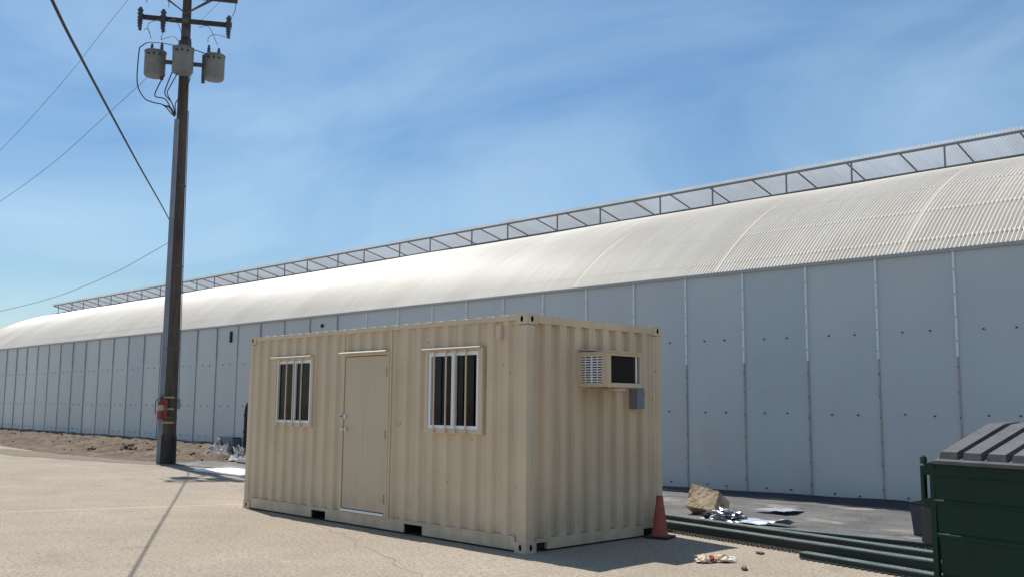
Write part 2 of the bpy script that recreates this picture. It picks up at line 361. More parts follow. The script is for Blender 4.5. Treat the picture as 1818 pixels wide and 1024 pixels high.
# thin brown gravel skim in front of it
mb = MB(); vs = []; nn = 90
for i in range(nn + 1):
    t = i / nn; x = -34 + 18.2 * t
    fx = front(x)
    y0 = 1.25 + 2.3 * (t ** 2.2) + .22 * fbm(x * .9, 1.3); y1 = min(fx + .6, y0 + 1.05 + (fx - y0) * (t ** 3) * .9 + .2 * fbm(x * 1.1, 8))
    vs += [(x, y0, .004), (x, y1 + .35, .004)]
mb.add(vs, [(2 * i, 2 * i + 2, 2 * i + 3, 2 * i + 1) for i in range(nn)])
struct(mb.build('gravel_strip', M['gravel']))
# grey ground fabric between container, racks and wall on the right
mb = MB(); vs = []; nx, ny = 150, 50
for i in range(nx + 1):
    x = -9 + 19 * i / nx
    for j in range(ny + 1):
        t = j / ny; y0 = 3.45 + .12 * nz(x * 1.3, 0) - max(0, x - 2.5) * .15; y = y0 + (wally(x) - .03 - y0) * t
        h = .006 + .022 * (fbm(x * .8, y * 1.1) + 1) * .6 + .05 * math.exp(-((y - 5.75 + .12 * (x - 0) - .1 * nz(x, 2)) / .10) ** 2) + .03 * math.exp(-((y - 6.4 + .2 * nz(x * .7, 7)) / .3) ** 2) + .02 * abs(nz(x * 4, y * 4, 2))
        h *= min(1, .15 + t * 6)
        vs.append((x, y, h + .004))
W_ = ny + 1
mb.add(vs, [(i * W_ + j, (i + 1) * W_ + j, (i + 1) * W_ + j + 1, i * W_ + j + 1) for i in range(nx) for j in range(ny)], True)
tag(mb.build('ground_fabric', M['tarp']), 'wrinkled grey ground fabric spread between the tan container and the warehouse wall', 'ground cover')
# grey tarp by the pole foot
def sheet(name, pts, m, z, amp, seed, label, cat, n=26):
    a, b, c, d = [Vector((*p, 0)) for p in pts]; mb = MB(); vs = []
    for i in range(n + 1):
        for j in range(n + 1):
            u, v = i / n, j / n; p = a.lerp(b, u).lerp(d.lerp(c, u), v)
            e = min(u, 1 - u, v, 1 - v) * 5; e = min(1, e)
            p.x += .12 * nz(p.x * 2, p.y * 2, seed) * (1 - e); p.y += .12 * nz(p.x * 2, p.y * 2, seed + 4) * (1 - e)
            vs.append((p.x, p.y, z + e * amp * (abs(fbm(p.x * 1.6, p.y * 1.6, seed)) + .35 * abs(nz(p.x * 6, p.y * 6, seed)))))
    W2 = n + 1
    mb.add(vs, [(i * W2 + j, (i + 1) * W2 + j, (i + 1) * W2 + j + 1, i * W2 + j + 1) for i in range(n) for j in range(n)], False)
    return tag(mb.build(name, m), label, cat)
sheet('tarp', [(-16.6, 3.7), (-13.0, 4.0), (-12.6, 5.2), (-18.6, 5.9)], M['tarp'], .012, .05, 2, 'dusty grey tarp lying flat on the ground beside the pole foot', 'tarp')
sheet('plastic_heap', [(-19.2, 5.7), (-13.2, 4.8), (-14.0, 6.4), (-20.6, 6.9)], M['heap'], .06, .60, 5, 'crumpled black and white plastic film heaped behind the flat grey tarp', 'plastic sheeting', 40)
mb = MB().bevbox((-13.9, 3.0, .01), (-10.4, 4.0, .05), .012)
o = mb.build('plastic_sheet', M['slab']); tag(o, 'bright white flat panel lying on the ground left of the container', 'panel')

# ------------------------------------------------------------------ warehouse
wh = empty('warehouse', (1, 7.84, 0), BT)
tag(wh, 'long white warehouse with arched cream corrugated roof and open ridge vent', 'warehouse')
XE0, XE1 = -49.5, 10.0            # extent along the wall, x-1 frame below
PW = 1.255; EZ = 4.10
def L_(x): return x - 1
seams = []
x = 1.66
while x < XE1: seams.append(x); x += PW
x = 1.66 - PW
while x > -12: seams.append(x); x -= PW
xs_left = []
x = -12.2
step = 1.36
x = min(seams) - step
while x > XE0: xs_left.append(x); x -= step
seams = sorted(seams + xs_left)
edges = [XE0] + [s for s in seams if s > XE0 + .2] + [XE1]
mb = MB(); rnd = random.Random(3)
for a, b in zip(edges, edges[1:]):
    n = 6; off = rnd.uniform(-.004, .004); tl = rnd.uniform(-.010, .010); mb.cur = rnd.choice((0, 2, 3, 0))
    for k in range(n):     # each panel bellies a little
        xa = a + .006 + (b - a - .012) * k / n; xb = a + .006 + (b - a - .012) * (k + 1) / n
        for zq in range(6):
            za = -.2 + (EZ + .2) * zq / 6; zb = -.2 + (EZ + .2) * (zq + 1) / 6
            def yy(x_, z_): u = (x_ - a) / (b - a); return off + tl * (u - .5) - .012 * math.sin(PI * u) * (.5 + .5 * nz(x_ * .8, z_ * .9, 4)) - .01 * nz(x_ * .5, z_ * .6)
            mb.add([(L_(xa), yy(xa, za), za), (L_(xb), yy(xb, za), za), (L_(xb), yy(xb, zb), zb), (L_(xa), yy(xa, zb), zb)], [(0, 1, 2, 3)], True)
mb.cur = 0
mb.box((L_(XE0) + .02, .05, -.2), (L_(XE1) - .02, .12, EZ - .02)); mb.box((L_(XE0), 12.3, -.2), (L_(XE1), 12.4, EZ))
R_ = 8.98
def az(y): return -2.38 + math.sqrt(max(0, R_ * R_ - (6.2 - y) ** 2))
for X in (L_(XE0) + .05, L_(XE1) - .05):
    pr = [(X, .12, -.2)] + [(X, .12 + 12.1 * i / 24, az(.12 + 12.1 * i / 24) - .05) for i in range(25)] + [(X, 12.22, -.2)]
    mb.add(pr, [tuple(range(len(pr)))])
mb.cur = 1
for a, b in zip(edges, edges[1:]):
    if b < -46: continue
    for z in (2.82, 1.49, .17 if a > -14 else .50):
        for u in (.33, .68):
            x_ = a + (b - a) * u + rnd.uniform(-.02, .02); z_ = z + rnd.uniform(-.012, .012)
            r = .013; c = (L_(x_), -.03, z_)
            mb.add([(c[0] + r * math.cos(q * PI / 4), -.034, c[2] + r * math.sin(q * PI / 4)) for q in range(8)] + [(c[0] + r * math.cos(q * PI / 4), .02, c[2] + r * math.sin(q * PI / 4)) for q in range(8)],
                   [tuple(range(8))[::-1]] + [(q, (q + 1) % 8, 8 + (q + 1) % 8, 8 + q) for q in range(8)])
mb.build('wall', [M['wall'], M['screw'], M['wall_b'], M['wall_c']], wh)
zt = 2.40
for i, s_ in enumerate(edges[1:-1]):
    far = s_ < -14
    up = MB(); up.cur = 0
    x_ = L_(s_); wv = .016 if not far else .009
    up.box((x_ - wv, -.034, zt if not far else 3.0), (x_ + wv, .03, EZ - .03))
    up.cur = 1
    lo = (.011 if not far else .008)
    up.box((x_ - lo, -.024, -.1), (x_ + lo, .03, (zt if not far else 3.0) - .003))
    up.cur = 2
    if not far:
        z = .3
        while z < 3.9: up.box((x_ - .008, -.0385, z - .008), (x_ + .008, -.03 if z > zt else -.02, z + .008)); z += .38 + rnd.uniform(-.04, .04)
    up.build('seam_strip', [M['batten'] if not far else M['seam'], M['seam'], M['screw']], wh)
# extra narrow infill strip visible above the container roof line, small dark vent slot, hole
MB().box((L_(-20.9), -.045, 3.53), (L_(-20.78), .0, 3.88)).build('wall_slot', M['dark'], wh)
MB().box((L_(-15.75), -.045, 3.75), (L_(-15.65), .0, 3.84)).build('wall_hole', M['dark'], wh)
mb = MB().box((L_(XE0) - .02, -.055, EZ - .055), (L_(XE1), .035, EZ + .005)); mb.build('eave_flashing', M['flash'], wh)
# corrugated arch
PER = .068; AMP = .026
def roofmesh(m_, x0, x1, ylist, per, amp, spp, zf, m, name, parent):
    mb = MB(); n = int((x1 - x0) / per * spp); vs = []; ny = len(ylist)
    for i in range(n + 1):
        x_ = x0 + (x1 - x0) * i / n; ph = math.cos(2 * PI * x_ / per); ph = (abs(ph) ** .8) * (1 if ph > 0 else -1)
        for y in ylist:
            z, ny_, nz_ = zf(y)
            sag = .018 * nz(x_ * .35, y * .6, 1)
            a = amp * ph + sag
            vs.append((L_(x_), y + ny_ * a, z + nz_ * a))
    mb.add(vs, [(i * ny + j, (i + 1) * ny + j, (i + 1) * ny + j + 1, i * ny + j + 1) for i in range(n) for j in range(ny - 1)], True)
    return mb.build(name, m, parent)
def arc(y, d=0):
    z = az(y); ny_ = (y - 6.2) / R_; nz_ = (z + 2.38) / R_; return (z + d * nz_, ny_, nz_)
laps = [(-.06, 1.3), (1.22, 2.75), (2.67, 4.46)]
def ylin(a, b, n): return [a + (b - a) * i / n for i in range(n + 1)]
roof = roofmesh(None, XE0, XE1, ylin(-.06, 6.6, 22), PER, AMP, 6, lambda y: arc(y, .03), M['roof'], 'roof', wh)
roofmesh(None, XE0, XE1, ylin(6.6, 12.45, 12), PER * 4, AMP, 4, lambda y: arc(y, .03), M['roof'], 'rear_roof', wh)
# cream straps over the laps: the corrugation crests still show through them
for yc, w in ((.22, .03), (1.02, .04), (2.05, .04), (3.35, .06)):
    mb = MB(); st = 60; vs = []
    for i in range(st + 1):
        x_ = XE0 + .1 + (XE1 - XE0 - .2) * i / st
        for y in (yc - w, yc, yc + w):
            z, a, b = arc(y, .03); e = .000 + .018 * nz(x_ * .35, y * .6, 1)
            vs.append((L_(x_), y + a * e, z + b * e))
    mb.add(vs, [(3 * i + j, 3 * i + 3 + j, 3 * i + 4 + j, 3 * i + 1 + j) for i in range(st) for j in range(2)], True)
    mb.build('lap_band', M['creamrib'], wh)
k = 0; xr = .858 + 3.55 * 2
while xr > XE0:
    mb = MB(); vs = []; ys = ylin(-.03, 4.8, 16)
    for y in ys:
        z, a, b = arc(y, .03)
        for dx_, e in ((-.042, -.004), (-.03, .010), (.03, .010), (.042, -.004)):
            e += .018 * nz(xr * .35, y * .6, 1); vs.append((L_(xr + dx_), y + a * e, z + b * e))
    mb.add(vs, [(4 * i + j, 4 * i + j + 1, 4 * i + 5 + j, 4 * i + 4 + j) for i in range(16) for j in range(3)], False)
    mb.build('roof_rib', M['creamrib'], wh); xr -= 3.55
# ridge vent, propped open towards the yard
rv = empty('ridge_vent'); rv.parent = wh
YV = 4.45; zc = az(YV) + .03; VX0, VX1 = -49.3, XE1 - .3; TOP = zc + .53
MB().box((L_(VX0), YV - .02, zc - .03), (L_(VX1), YV + .03, zc + .035)).box((L_(VX0), YV - .035, zc + .045), (L_(VX1), YV + .02, zc + .075)).build('vent_sill', M['vsteel'], rv)
slope = -.235; hy = YV + 2.05
def vz(y): return TOP + slope * (y - YV)
mb = MB(); n = int((VX1 - VX0) / PER * 4); vs = []
for i in range(n + 1):
    x_ = VX0 + (VX1 - VX0) * i / n; ph = math.cos(2 * PI * x_ / PER) * .024
    for y in (YV - .10, YV + 1, hy): vs.append((L_(x_), y, vz(y) + .045 + ph))
mb.add(vs, [(3 * i + j, 3 * i + 3 + j, 3 * i + 4 + j, 3 * i + 1 + j) for i in range(n) for j in range(2)], True)
mb.build('vent_sheet', M['vent'], rv)
MB().bar((L_(VX0), YV, TOP), (L_(VX1), YV, TOP), .045, .045).build('vent_edge_rail', M['vsteel'], rv)
posts = []
for base in (0.0, -2.0):
    x_ = base + 3.58 * 2
    while x_ > VX0: posts.append(x_); x_ -= 3.58
for x_ in posts:
    if x_ > VX1: continue
    MB().bar((L_(x_), YV, zc), (L_(x_), YV, TOP), .03, .03).build('vent_post', M['vsteel'], rv)
x_ = .25 + 1.185 * 6
while x_ > VX0 - .1:
    if x_ < VX1: MB().bar((L_(x_), YV, TOP + .002), (L_(x_), hy, vz(hy)), .020, .028).build('vent_rafter', M['vsteel'], rv)
    x_ -= 1.185
MB().bar((L_(VX0), YV, TOP + .002), (L_(VX0), hy, vz(hy)), .05, .06).build('vent_end_rafter', M['vsteel'], rv)

# black liner strip along the wall foot
mb = MB(); vs = []; n = 420
for i in range(n + 1):
    x = -49 + 58.5 * i / n; yb = wally(x) - .045
    base = .28 if x < -24 else (.28 * max(0, min(1, (-12 - x) / 12)) + (.03 if x > -12 else 0))
    if x > -6: base = -.01 + .028 * max(0, (x + 6)) * .5
    hgt = (.055 + .012 * nz(x * 1.1, 0)) if x > -14 else max(.0, .05 + .07 * nz(x * 1.3, 4))
    vs += [(x, yb - .11 - .03 * nz(x * 1.2, 6), base - .08), (x, yb - .07 - .03 * nz(x * 3, 2), base + hgt * .5), (x, yb, base + hgt)]
mb.add(vs, [(3 * i + j, 3 * i + 3 + j, 3 * i + 4 + j, 3 * i + 1 + j) for i in range(n) for j in range(2)], True)
tag(mb.build('plastic_liner', M['liner']), 'strip of black plastic liner tucked along the foot of the warehouse wall', 'plastic sheeting')
# grey box and dark standpipe on the wall, just left of the container
e = empty('wall_unit', (-20.3, wally(-20.3) - .2, .25)); tag(e, 'grey box at the foot of the wall beside the dark pipe', 'utility box')
MB().bevbox((-.62, -.12, 0), (.42, .14, .27), .02).build('housing', M['elec'], e); MB().box((-.60, -.135, .225), (.40, .13, .285)).build('lid', M['elec'], e)
e = empty('standpipe', (-19.45, wally(-19.45) - .16, .2)); tag(e, 'dark vertical pipe with a bent top on the wall left of the container', 'pipe')
MB().tube([(0, 0, 0), (0, 0, 1.15), (.05, 0, 1.3), (.16, 0, 1.4), (.3, 0, 1.4)], .055, 12).build('pipe', M['rubber'], e)
MB().lathe([(.075, .0), (.075, .06)], (0, 0, 1.0), 14).lathe([(.075, .0), (.075, .06)], (0, 0, .5), 14).build('collar', M['rubber'], e)

# ------------------------------------------------------------------ office container
oc = empty('office_container'); tag(oc, 'tan corrugated steel office container with door and two barred windows', 'container')
P = M['paint']; LX, LY, H = 6.058, 2.438, 2.591
CSEG = {0: (.36, .14, .34, .16), 1: (.36, .14, .34, .16), 3: (.42, .20, .28, .10)}
def corr(breaks, u0, u1, z0, z1, holes, per, d0, dep, o, m, name, axis, sgn=1, extra=()):
    """trapezoid sheet; u along the panel, depth into the box; returns mesh"""
    pts = []
    u = u0; seg = [per * q for q in CSEG[o]]; o = 0; lev = [(0, 0), (0, 1), (1, 1), (1, 0)]
    us = [u0]; ds = [0.0]; k = 1 if axis == 'y' else 0
    while us[-1] < u1 - 1e-6:
        w = seg[k % 4]; nu = us[-1] + w; d_ = lev[k % 4][1]
        us.append(nu); ds.append(float(d_)); k += 1
    ds[-1] = 0.0
    def dep_at(u):
        for i in range(len(us) - 1):
            if us[i] <= u <= us[i + 1] + 1e-9: return ds[i] + (ds[i + 1] - ds[i]) * (u - us[i]) / (us[i + 1] - us[i])
        return 0
    cuts = sorted(set([round(u, 5) for u in us if u < u1] + [u1] + [h[i] for h in holes for i in (0, 1)]))
    mb = MB()
    for a, b in zip(cuts, cuts[1:]):
        if b - a < 1e-5: continue
        zs = [(z0, z1)]
        mid = (a + b) / 2
        for h in holes:
            if h[0] < mid < h[1]:
                nzs = []
                for p_, q_ in zs:
                    if h[2] > p_: nzs.append((p_, min(q_, h[2])))
                    if h[3] < q_: nzs.append((max(p_, h[3]), q_))
                zs = nzs
        for p_, q_ in zs:
            if q_ - p_ < 1e-4: continue
            da, db = d0 + dep * dep_at(a + 1e-7), d0 + dep * dep_at(b - 1e-7)
            if axis == 'x': v = [(a, da, p_), (b, db, p_), (b, db, q_), (a, da, q_)]
            else: v = [(sgn * da + (0), a, p_), (sgn * db, b, p_), (sgn * db, b, q_), (sgn * da, a, q_)]
            mb.add(v, [(0, 1, 2, 3)])
    return mb
WN = [(-5.248, -4.318, 1.305, 2.205), (-1.700, -.788, 1.300, 2.210)]
DR = (-3.53, -2.48, .165, 2.272)
mb = corr(None, -5.90, -.155, .165, 2.535, [(w[0] - .02, w[1] + .02, w[2] - .02, w[3] + .02) for w in WN] + [DR],   .262, .016, .036, 0, P, 'side_panel', 'x')
side = mb.build('side_panel', P, oc)
mb = corr(None, .155, 2.283, .14, 2.50, [(.90, 1.47, 1.83, 2.18)], .252, .012, .060, 3, P, 'end_panel', 'y', -1)
mb.build('end_panel', P, oc)
mb = MB()   # rear and far-end sheets
for i in range(44):
    a = -5.9 + i * .1306
    mb.add([(a, LY - .02 - .036 * (i % 2), .165), (a + .1306, LY - .02 - .036 * ((i + 1) % 2), .165), (a + .1306, LY - .02 - .036 * ((i + 1) % 2), 2.54), (a, LY - .02 - .036 * (i % 2), 2.54)], [(0, 1, 2, 3)])
mb.build('rear_panel', P, oc)
mb = MB()
for i in range(17):
    a = .155 + i * .1252; d = lambda k: -LX + .02 + .036 * (k % 2)
    mb.add([(d(i), a, .14), (d(i + 1), a + .1252, .14), (d(i + 1), a + .1252, 2.5), (d(i), a, 2.5)], [(0, 1, 2, 3)])
mb.build('far_end_panel', P, oc)
# corrugated roof sheet, ribs crossing the box
mb = MB(); us = []; u = -LX + .17
lev = 0; vs = []
while u < -.17: us += [(u, 0), (u + .06, 0), (u + .10, 1), (u + .19, 1)]; u += .23
us = [p for p in us if p[0] < -.17]
for a, l in us: vs += [(a, .062, 2.578 + .026 * l), (a, LY - .062, 2.578 + .026 * l)]
mb.add(vs, [(2 * i, 2 * i + 2, 2 * i + 3, 2 * i + 1) for i in range(len(us) - 1)])
for i in range(len(us) - 1):   # turned-down rib ends
    mb.add([(us[i][0], .062, 2.55), (us[i + 1][0], .062, 2.55), vs[2 * i + 2], vs[2 * i]], [(0, 1, 2, 3)])
mb.box((-LX + .05, .05, 2.576), (-LX + .17, LY - .05, 2.588)).box((-.17, .05, 2.576), (-.05, LY - .05, 2.588))
mb.build('roof', M['roofpaint'], oc)
# corner posts: open-section steel with a fold line
for cx, cy in ((0, 0), (-LX, 0), (0, LY), (-LX, LY)):
    sx = -1 if cx == 0 else 1; sy = 1 if cy == 0 else -1
    mb = MB()
    pr = [(0, 0), (.10, 0), (.108, .014), (.158, .014), (.158, .05), (.05, .05), (.05, .158), (.014, .158), (.014, .108), (0, .10)]
    pr = [(cx + sx * a, cy + sy * b) for a, b in pr]; n = len(pr)
    vs = [(a, b, .115) for a, b in pr] + [(a, b, 2.475) for a, b in pr]
    mb.add(vs, [(i, (i + 1) % n, n + (i + 1) % n, n + i) for i in range(n)]); mb.build('corner_post', P, oc)
def hole_plate(mb, org, U, V, Nn, w, h, ex, ez, rx, rz, depth):
    """plate w x h at org spanned by U,V with an oval opening at (ex,ez) and a dark pocket behind it"""
    n = 16; org, U, V, Nn = [Vector(q) for q in (org, U, V, Nn)]
    el = [(ex + rx * math.cos(2 * PI * k / n), ez + rz * math.sin(2 * PI * k / n)) for k in range(n)]
    def onrect(k):
        a = 2 * PI * k / n; c, s = math.cos(a), math.sin(a); t = 1e9
        if c > 1e-6: t = min(t, (w - ex) / c)
        if c < -1e-6: t = min(t, -ex / c)
        if s > 1e-6: t = min(t, (h - ez) / s)
        if s < -1e-6: t = min(t, -ez / s)
        return (ex + c * t, ez + s * t)
    rc = [onrect(k) for k in range(n)]
    corners = [(w, h), (0, h), (0, 0), (w, 0)]
    P3 = lambda q, d=0: org + U * q[0] + V * q[1] - Nn * d
    mb.cur = 0
    for k in range(n):
        a, b = rc[k], rc[(k + 1) % n]; poly = [P3(el[k]), P3(a)]
        if abs(a[0] - b[0]) > 1e-6 and abs(a[1] - b[1]) > 1e-6:
            c = min(corners, key=lambda c_: (c_[0] - (a[0] + b[0]) / 2) ** 2 + (c_[1] - (a[1] + b[1]) / 2) ** 2); poly.append(P3(c))
        poly += [P3(b), P3(el[(k + 1) % n])]; mb.add(poly, [tuple(range(len(poly)))])
    mb.cur = 1
    vs = [P3(q) for q in el] + [P3(q, depth) for q in el]
    mb.add(vs, [(k, (k + 1) % n, n + (k + 1) % n, n + k) for k in range(n)] + [tuple(range(n, 2 * n))]); mb.cur = 0
for cx in (0, -LX):
    for cy in (0, LY):
        for top in (0, 1):
            sx = -1 if cx == 0 else 1; sy = 1 if cy == 0 else -1; z0 = (H - .118 + .008) if top else .0; E_ = .006
            x0 = cx - sx * E_; y0 = cy - sy * E_; wx, wy, hh = .178, .168, .118
            mb = MB()
            hole_plate(mb, (x0, y0, z0), (sx, 0, 0), (0, 0, 1), (0, -sy, 0), wx, hh, .085, .060, .021, .036, .06)
            hole_plate(mb, (x0, y0, z0), (0, sy, 0), (0, 0, 1), (-sx, 0, 0), wy, hh, .080, .060, .021, .036, .06)
            p = [(x0, y0), (x0 + sx * wx, y0), (x0 + sx * wx, y0 + sy * wy), (x0, y0 + sy * wy)]
            for z in (z0, z0 + hh): mb.add([(a, b, z) for a, b in p], [(0, 1, 2, 3)])
            mb.add([(a, b, z) for z in (z0, z0 + hh) for a, b in p], [(1, 2, 6, 5), (2, 3, 7, 6)])
            mb.build('corner_casting', [P, M['dark']], oc)
# rails
MB().box((-LX + .16, .004, 2.532), (-.16, .06, 2.588)).build('top_rail', P, oc)
MB().box((-LX + .16, LY - .06, 2.532), (-.16, LY - .004, 2.588)).build('top_rail', P, oc)
MB().box((-.05, .16, 2.50), (-.004, LY - .16, 2.585)).build('end_header', P, oc)
MB().box((-LX + .004, .16, 2.50), (-LX + .05, LY - .16, 2.585)).build('end_header', P, oc)
mb = MB(); segs = [-LX + .178, -4.21, -3.852, -2.13, -1.768, -.178]
for i in (0, 2, 4): mb.box((segs[i], .006, .022), (segs[i + 1], .05, .166))
for i in (1, 3): mb.box((segs[i], .006, .128), (segs[i + 1], .05, .166))
mb.box((-LX + .178, .0, .150), (-.178, .006, .1685))
mb.build('bottom_rail', P, oc)
for a, b in ((-4.21, -3.852), (-2.13, -1.768)):
    mb = MB(); mb.add([(a, .03, .022), (b, .03, .022), (b, 2.3, .022), (a, 2.3, .022), (a, .03, .128), (b, .03, .128), (b, 2.3, .128), (a, 2.3, .128)], [(0, 1, 2, 3), (4, 7, 6, 5), (0, 4, 5, 1)[:0] or (2, 3, 7, 6), (0, 3, 7, 4), (1, 2, 6, 5)])
    mb.build('fork_pocket', M['dark'], oc)
MB().box((-LX + .178, LY - .05, .022), (-.178, LY - .006, .166)).build('bottom_rail', P, oc)
MB().box((-.05, .345, .022), (-.006, 2.06, .142)).box((-.05, .165, .10), (-.006, .345, .142)).box((-.05, 2.06, .10), (-.006, LY - .165, .142)).build('end_sill', P, oc)
MB().box((-.30, .165, .022), (-.05, LY - .165, .14)).build('floor_beam', M['dark'], oc)
MB().box((-LX + .006, .165, .022), (-LX + .05, LY - .165, .142)).build('end_sill', P, oc)
MB().box((-LX + .1, .08, .135), (-.1, LY - .08, .16)).build('floor', M['dark'], oc)
# dim interior
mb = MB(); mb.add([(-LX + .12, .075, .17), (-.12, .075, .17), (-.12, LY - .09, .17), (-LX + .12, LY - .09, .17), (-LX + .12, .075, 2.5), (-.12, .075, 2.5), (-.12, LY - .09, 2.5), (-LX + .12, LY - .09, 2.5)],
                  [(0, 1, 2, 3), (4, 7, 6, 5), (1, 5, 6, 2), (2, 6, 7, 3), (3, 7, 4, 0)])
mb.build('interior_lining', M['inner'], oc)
# windows
def window(w, plate, hood, bars):
    x0, x1, z0, z1 = w; e = empty('window'); e.parent = oc
    p0, p1, q0, q1 = plate
    mb = MB()
    for a, b in (((p0, -.004, q0), (p1, .07, z0 - .001)), ((p0, -.004, z1 + .001), (p1, .07, q1)), ((p0, -.004, z0 - .001), (x0 - .001, .07, z1 + .001)), ((x1 + .001, -.004, z0 - .001), (p1, .07, z1 + .001))): mb.box(a, b)
    mb.build('surround', P, e)
    t = .042; mb = MB()
    mb.box((x0, .006, z0), (x1, .06, z0 + t)); mb.box((x0, .006, z1 - t), (x1, .06, z1)); mb.box((x0, .008, z0 + t), (x0 + t, .06, z1 - t)); mb.box((x1 - t, .008, z0 + t), (x1, .06, z1 - t))
    xm = x0 + (x1 - x0) * .485; mb.box((xm - .022, .012, z0 + t), (xm + .022, .06, z1 - t)); mb.box((xm + .023, .02, z0 + t), (xm + .045, .06, z1 - t))
    mb.build('frame', M['white'], e)
    MB().add([(x0 + t, .036, z0 + t), (xm - .022, .036, z0 + t), (xm - .022, .036, z1 - t), (x0 + t, .036, z1 - t)], [(0, 1, 2, 3)]).build('pane', M['glass'], e)
    MB().add([(xm + .045, .044, z0 + t), (x1 - t, .044, z0 + t), (x1 - t, .044, z1 - t), (xm + .045, .044, z1 - t)], [(0, 1, 2, 3)]).build('pane', M['glass'], e)
    MB().box((x0 + t + .005, .09, z0 - .02), (x0 + t + .13, .10, z1 + .02)).build('curtain', M['curtain'], e)
    for b in bars: MB().box((b - .010, -.034, z0 - .045), (b + .010, -.022, z1 + .015)).box((b - .008, -.024, z0 - .045), (b + .008, -.004, z0 - .022)).box((b - .008, -.024, z1 + .006), (b + .008, -.004, z1 + .014)).build('bar', P, e)
    h0, h1, hz = hood; mb = MB()
    mb.add([(h0, -.004, hz + .014), (h1, -.004, hz + .014), (h1, -.050, hz - .002), (h0, -.050, hz - .002), (h0, -.004, hz + .004), (h1, -.004, hz + .004), (h1, -.050, hz - .012), (h0, -.050, hz - .012)],
           [(0, 1, 2, 3), (4, 7, 6, 5), (3, 2, 6, 7), (0, 3, 7, 4), (1, 5, 6, 2)])
    mb.build('drip_cap', M['roofpaint'], e)
window(WN[0], (-5.32, -4.262, 1.255, 2.252), (-5.377, -4.285, 2.258), [-5.14, -4.925, -4.73, -4.52])
window(WN[1], (-1.752, -.715, 1.248, 2.250), (-1.789, -.735, 2.256), [-1.555, -1.335, -1.165, -.975])
# door
dr = empty('door'); dr.parent = oc
MB().box((-3.53, -.006, .165), (-3.478, .07, 2.272)).box((-2.528, -.006, .165), (-2.48, .07, 2.272)).box((-3.478, -.006, 2.222), (-2.528, .07, 2.272)).build('door_frame', P, dr)
MB().box((-3.552, .0005, 2.273), (-3.50, .06, 2.53)).box((-2.49, .0005, 2.273), (-2.455, .06, 2.53)).box((-2.478, .0, .170), (-2.44, .06, 2.53)).build('stiffener', P, dr)
MB().bevbox((-3.470, .004, .216), (-2.536, .05, 2.214), .004).build('leaf', M['door'], dr)
MB().box((-3.474, -.014, .176), (-2.532, .06, .205)).build('threshold', M['white'], dr)
MB().add([(-3.572, -.006, 2.286), (-2.52, -.006, 2.286), (-2.52, -.058, 2.266), (-3.572, -.058, 2.266), (-3.572, -.006, 2.276), (-2.52, -.006, 2.276), (-2.52, -.058, 2.256), (-3.572, -.058, 2.256)],
         [(0, 1, 2, 3), (4, 7, 6, 5), (3, 2, 6, 7), (0, 3, 7, 4), (1, 5, 6, 2)]).build('drip_cap', M['roofpaint'], dr)
def ytube(mb, x, z, y0, y1, r, n=14):
    vs = [(x + r * math.cos(2 * PI * k / n), y, z + r * math.sin(2 * PI * k / n)) for y in (y0, y1) for k in range(n)]
    mb.add(vs, [(k, (k + 1) % n, n + (k + 1) % n, n + k) for k in range(n)] + [tuple(range(n)), tuple(range(n, 2 * n))[::-1]])
mb = MB(); ytube(mb, -3.505, 1.42, -.022, .0, .032); ytube(mb, -3.445, 1.42, -.012, .004, .034); mb.build('deadbolt', M['steel'], dr)
mb = MB(); ytube(mb, -3.505, 1.42, -.026, -.0215, .016); mb.build('keyhole', M['rubber'], dr)
mb = MB(); ytube(mb, -3.425, 1.245, -.010, .004, .034); ytube(mb, -3.425, 1.245, -.055, -.0095, .011); mb.tube([(-3.425, -.055, 1.245), (-3.36, -.06, 1.25), (-3.30, -.055, 1.243)], .009); mb.box((-3.52, -.02, 1.23), (-3.47, -.006, 1.262)); mb.build('handle', M['steel'], dr)
for z in (2.0, 1.2, .39): MB().box((-2.545, -.014, z - .055), (-2.522, .002, z + .055)).tube([(-2.533, -.018, z - .056), (-2.533, -.018, z + .056)], .007).build('hinge', M['paint'], dr)
MB().bevbox((-.487, -.022, 2.325), (-.392, .02, 2.482), .006).box((-.475, -.026, 2.34), (-.404, -.021, 2.40)).build('side_vent', P, oc)
# air conditioner in its cage
ac = empty('air_conditioner'); ac.parent = oc
X1, Y0, Y1, Z0, Z1 = .42, .868, 1.50, 1.80, 2.205
mb = MB(); t = .035
for (ya, yb) in ((Y0, Y0 + t), (Y1 - t, Y1)):
    mb.box((X1 - .03, ya, Z0), (X1, yb, Z1))
mb.box((X1 - .03, Y0 + t, Z0), (X1, Y1 - t, Z0 + .05)).box((X1 - .03, Y0 + t, Z1 - .045), (X1, Y1 - t, Z1))
mb.box((X1 - .03, Y0 + t, Z0 + .05), (X1 - .002, Y0 + t + .035, Z1 - .045))
for y in (Y0, Y1 - .025):      # side frames
    mb.box((-.02, y, Z0), (X1 - .031, y + .025, Z0 + .05)).box((-.02, y, Z1 - .045), (X1 - .031, y + .025, Z1)).box((-.02, y, Z0 + .05), (.03, y + .025, Z1 - .045)).box((X1 - .085, y, Z0 + .05), (X1 - .031, y + .025, Z1 - .045))
mb.build('cage', P, ac)
MB().add([(-.02, Y0 - .01, Z1 + .036), (X1 + .03, Y0 - .01, Z1 + .004), (X1 + .03, Y1 + .03, Z1 + .004), (-.02, Y1 + .03, Z1 + .036), (-.02, Y0 - .01, Z1 + .028), (X1 + .03, Y0 - .01, Z1 - .004), (X1 + .03, Y1 + .03, Z1 - .004), (-.02, Y1 + .03, Z1 + .028)],
         [(0, 1, 2, 3), (4, 7, 6, 5), (0, 4, 5, 1), (1, 5, 6, 2), (2, 6, 7, 3)]).build('cage_roof', M['roofpaint'], ac)
MB().box((-.02, Y0 - .01, Z0 - .03), (.02, Y1 + .20, Z0 - .003)).build('shelf', P, ac)
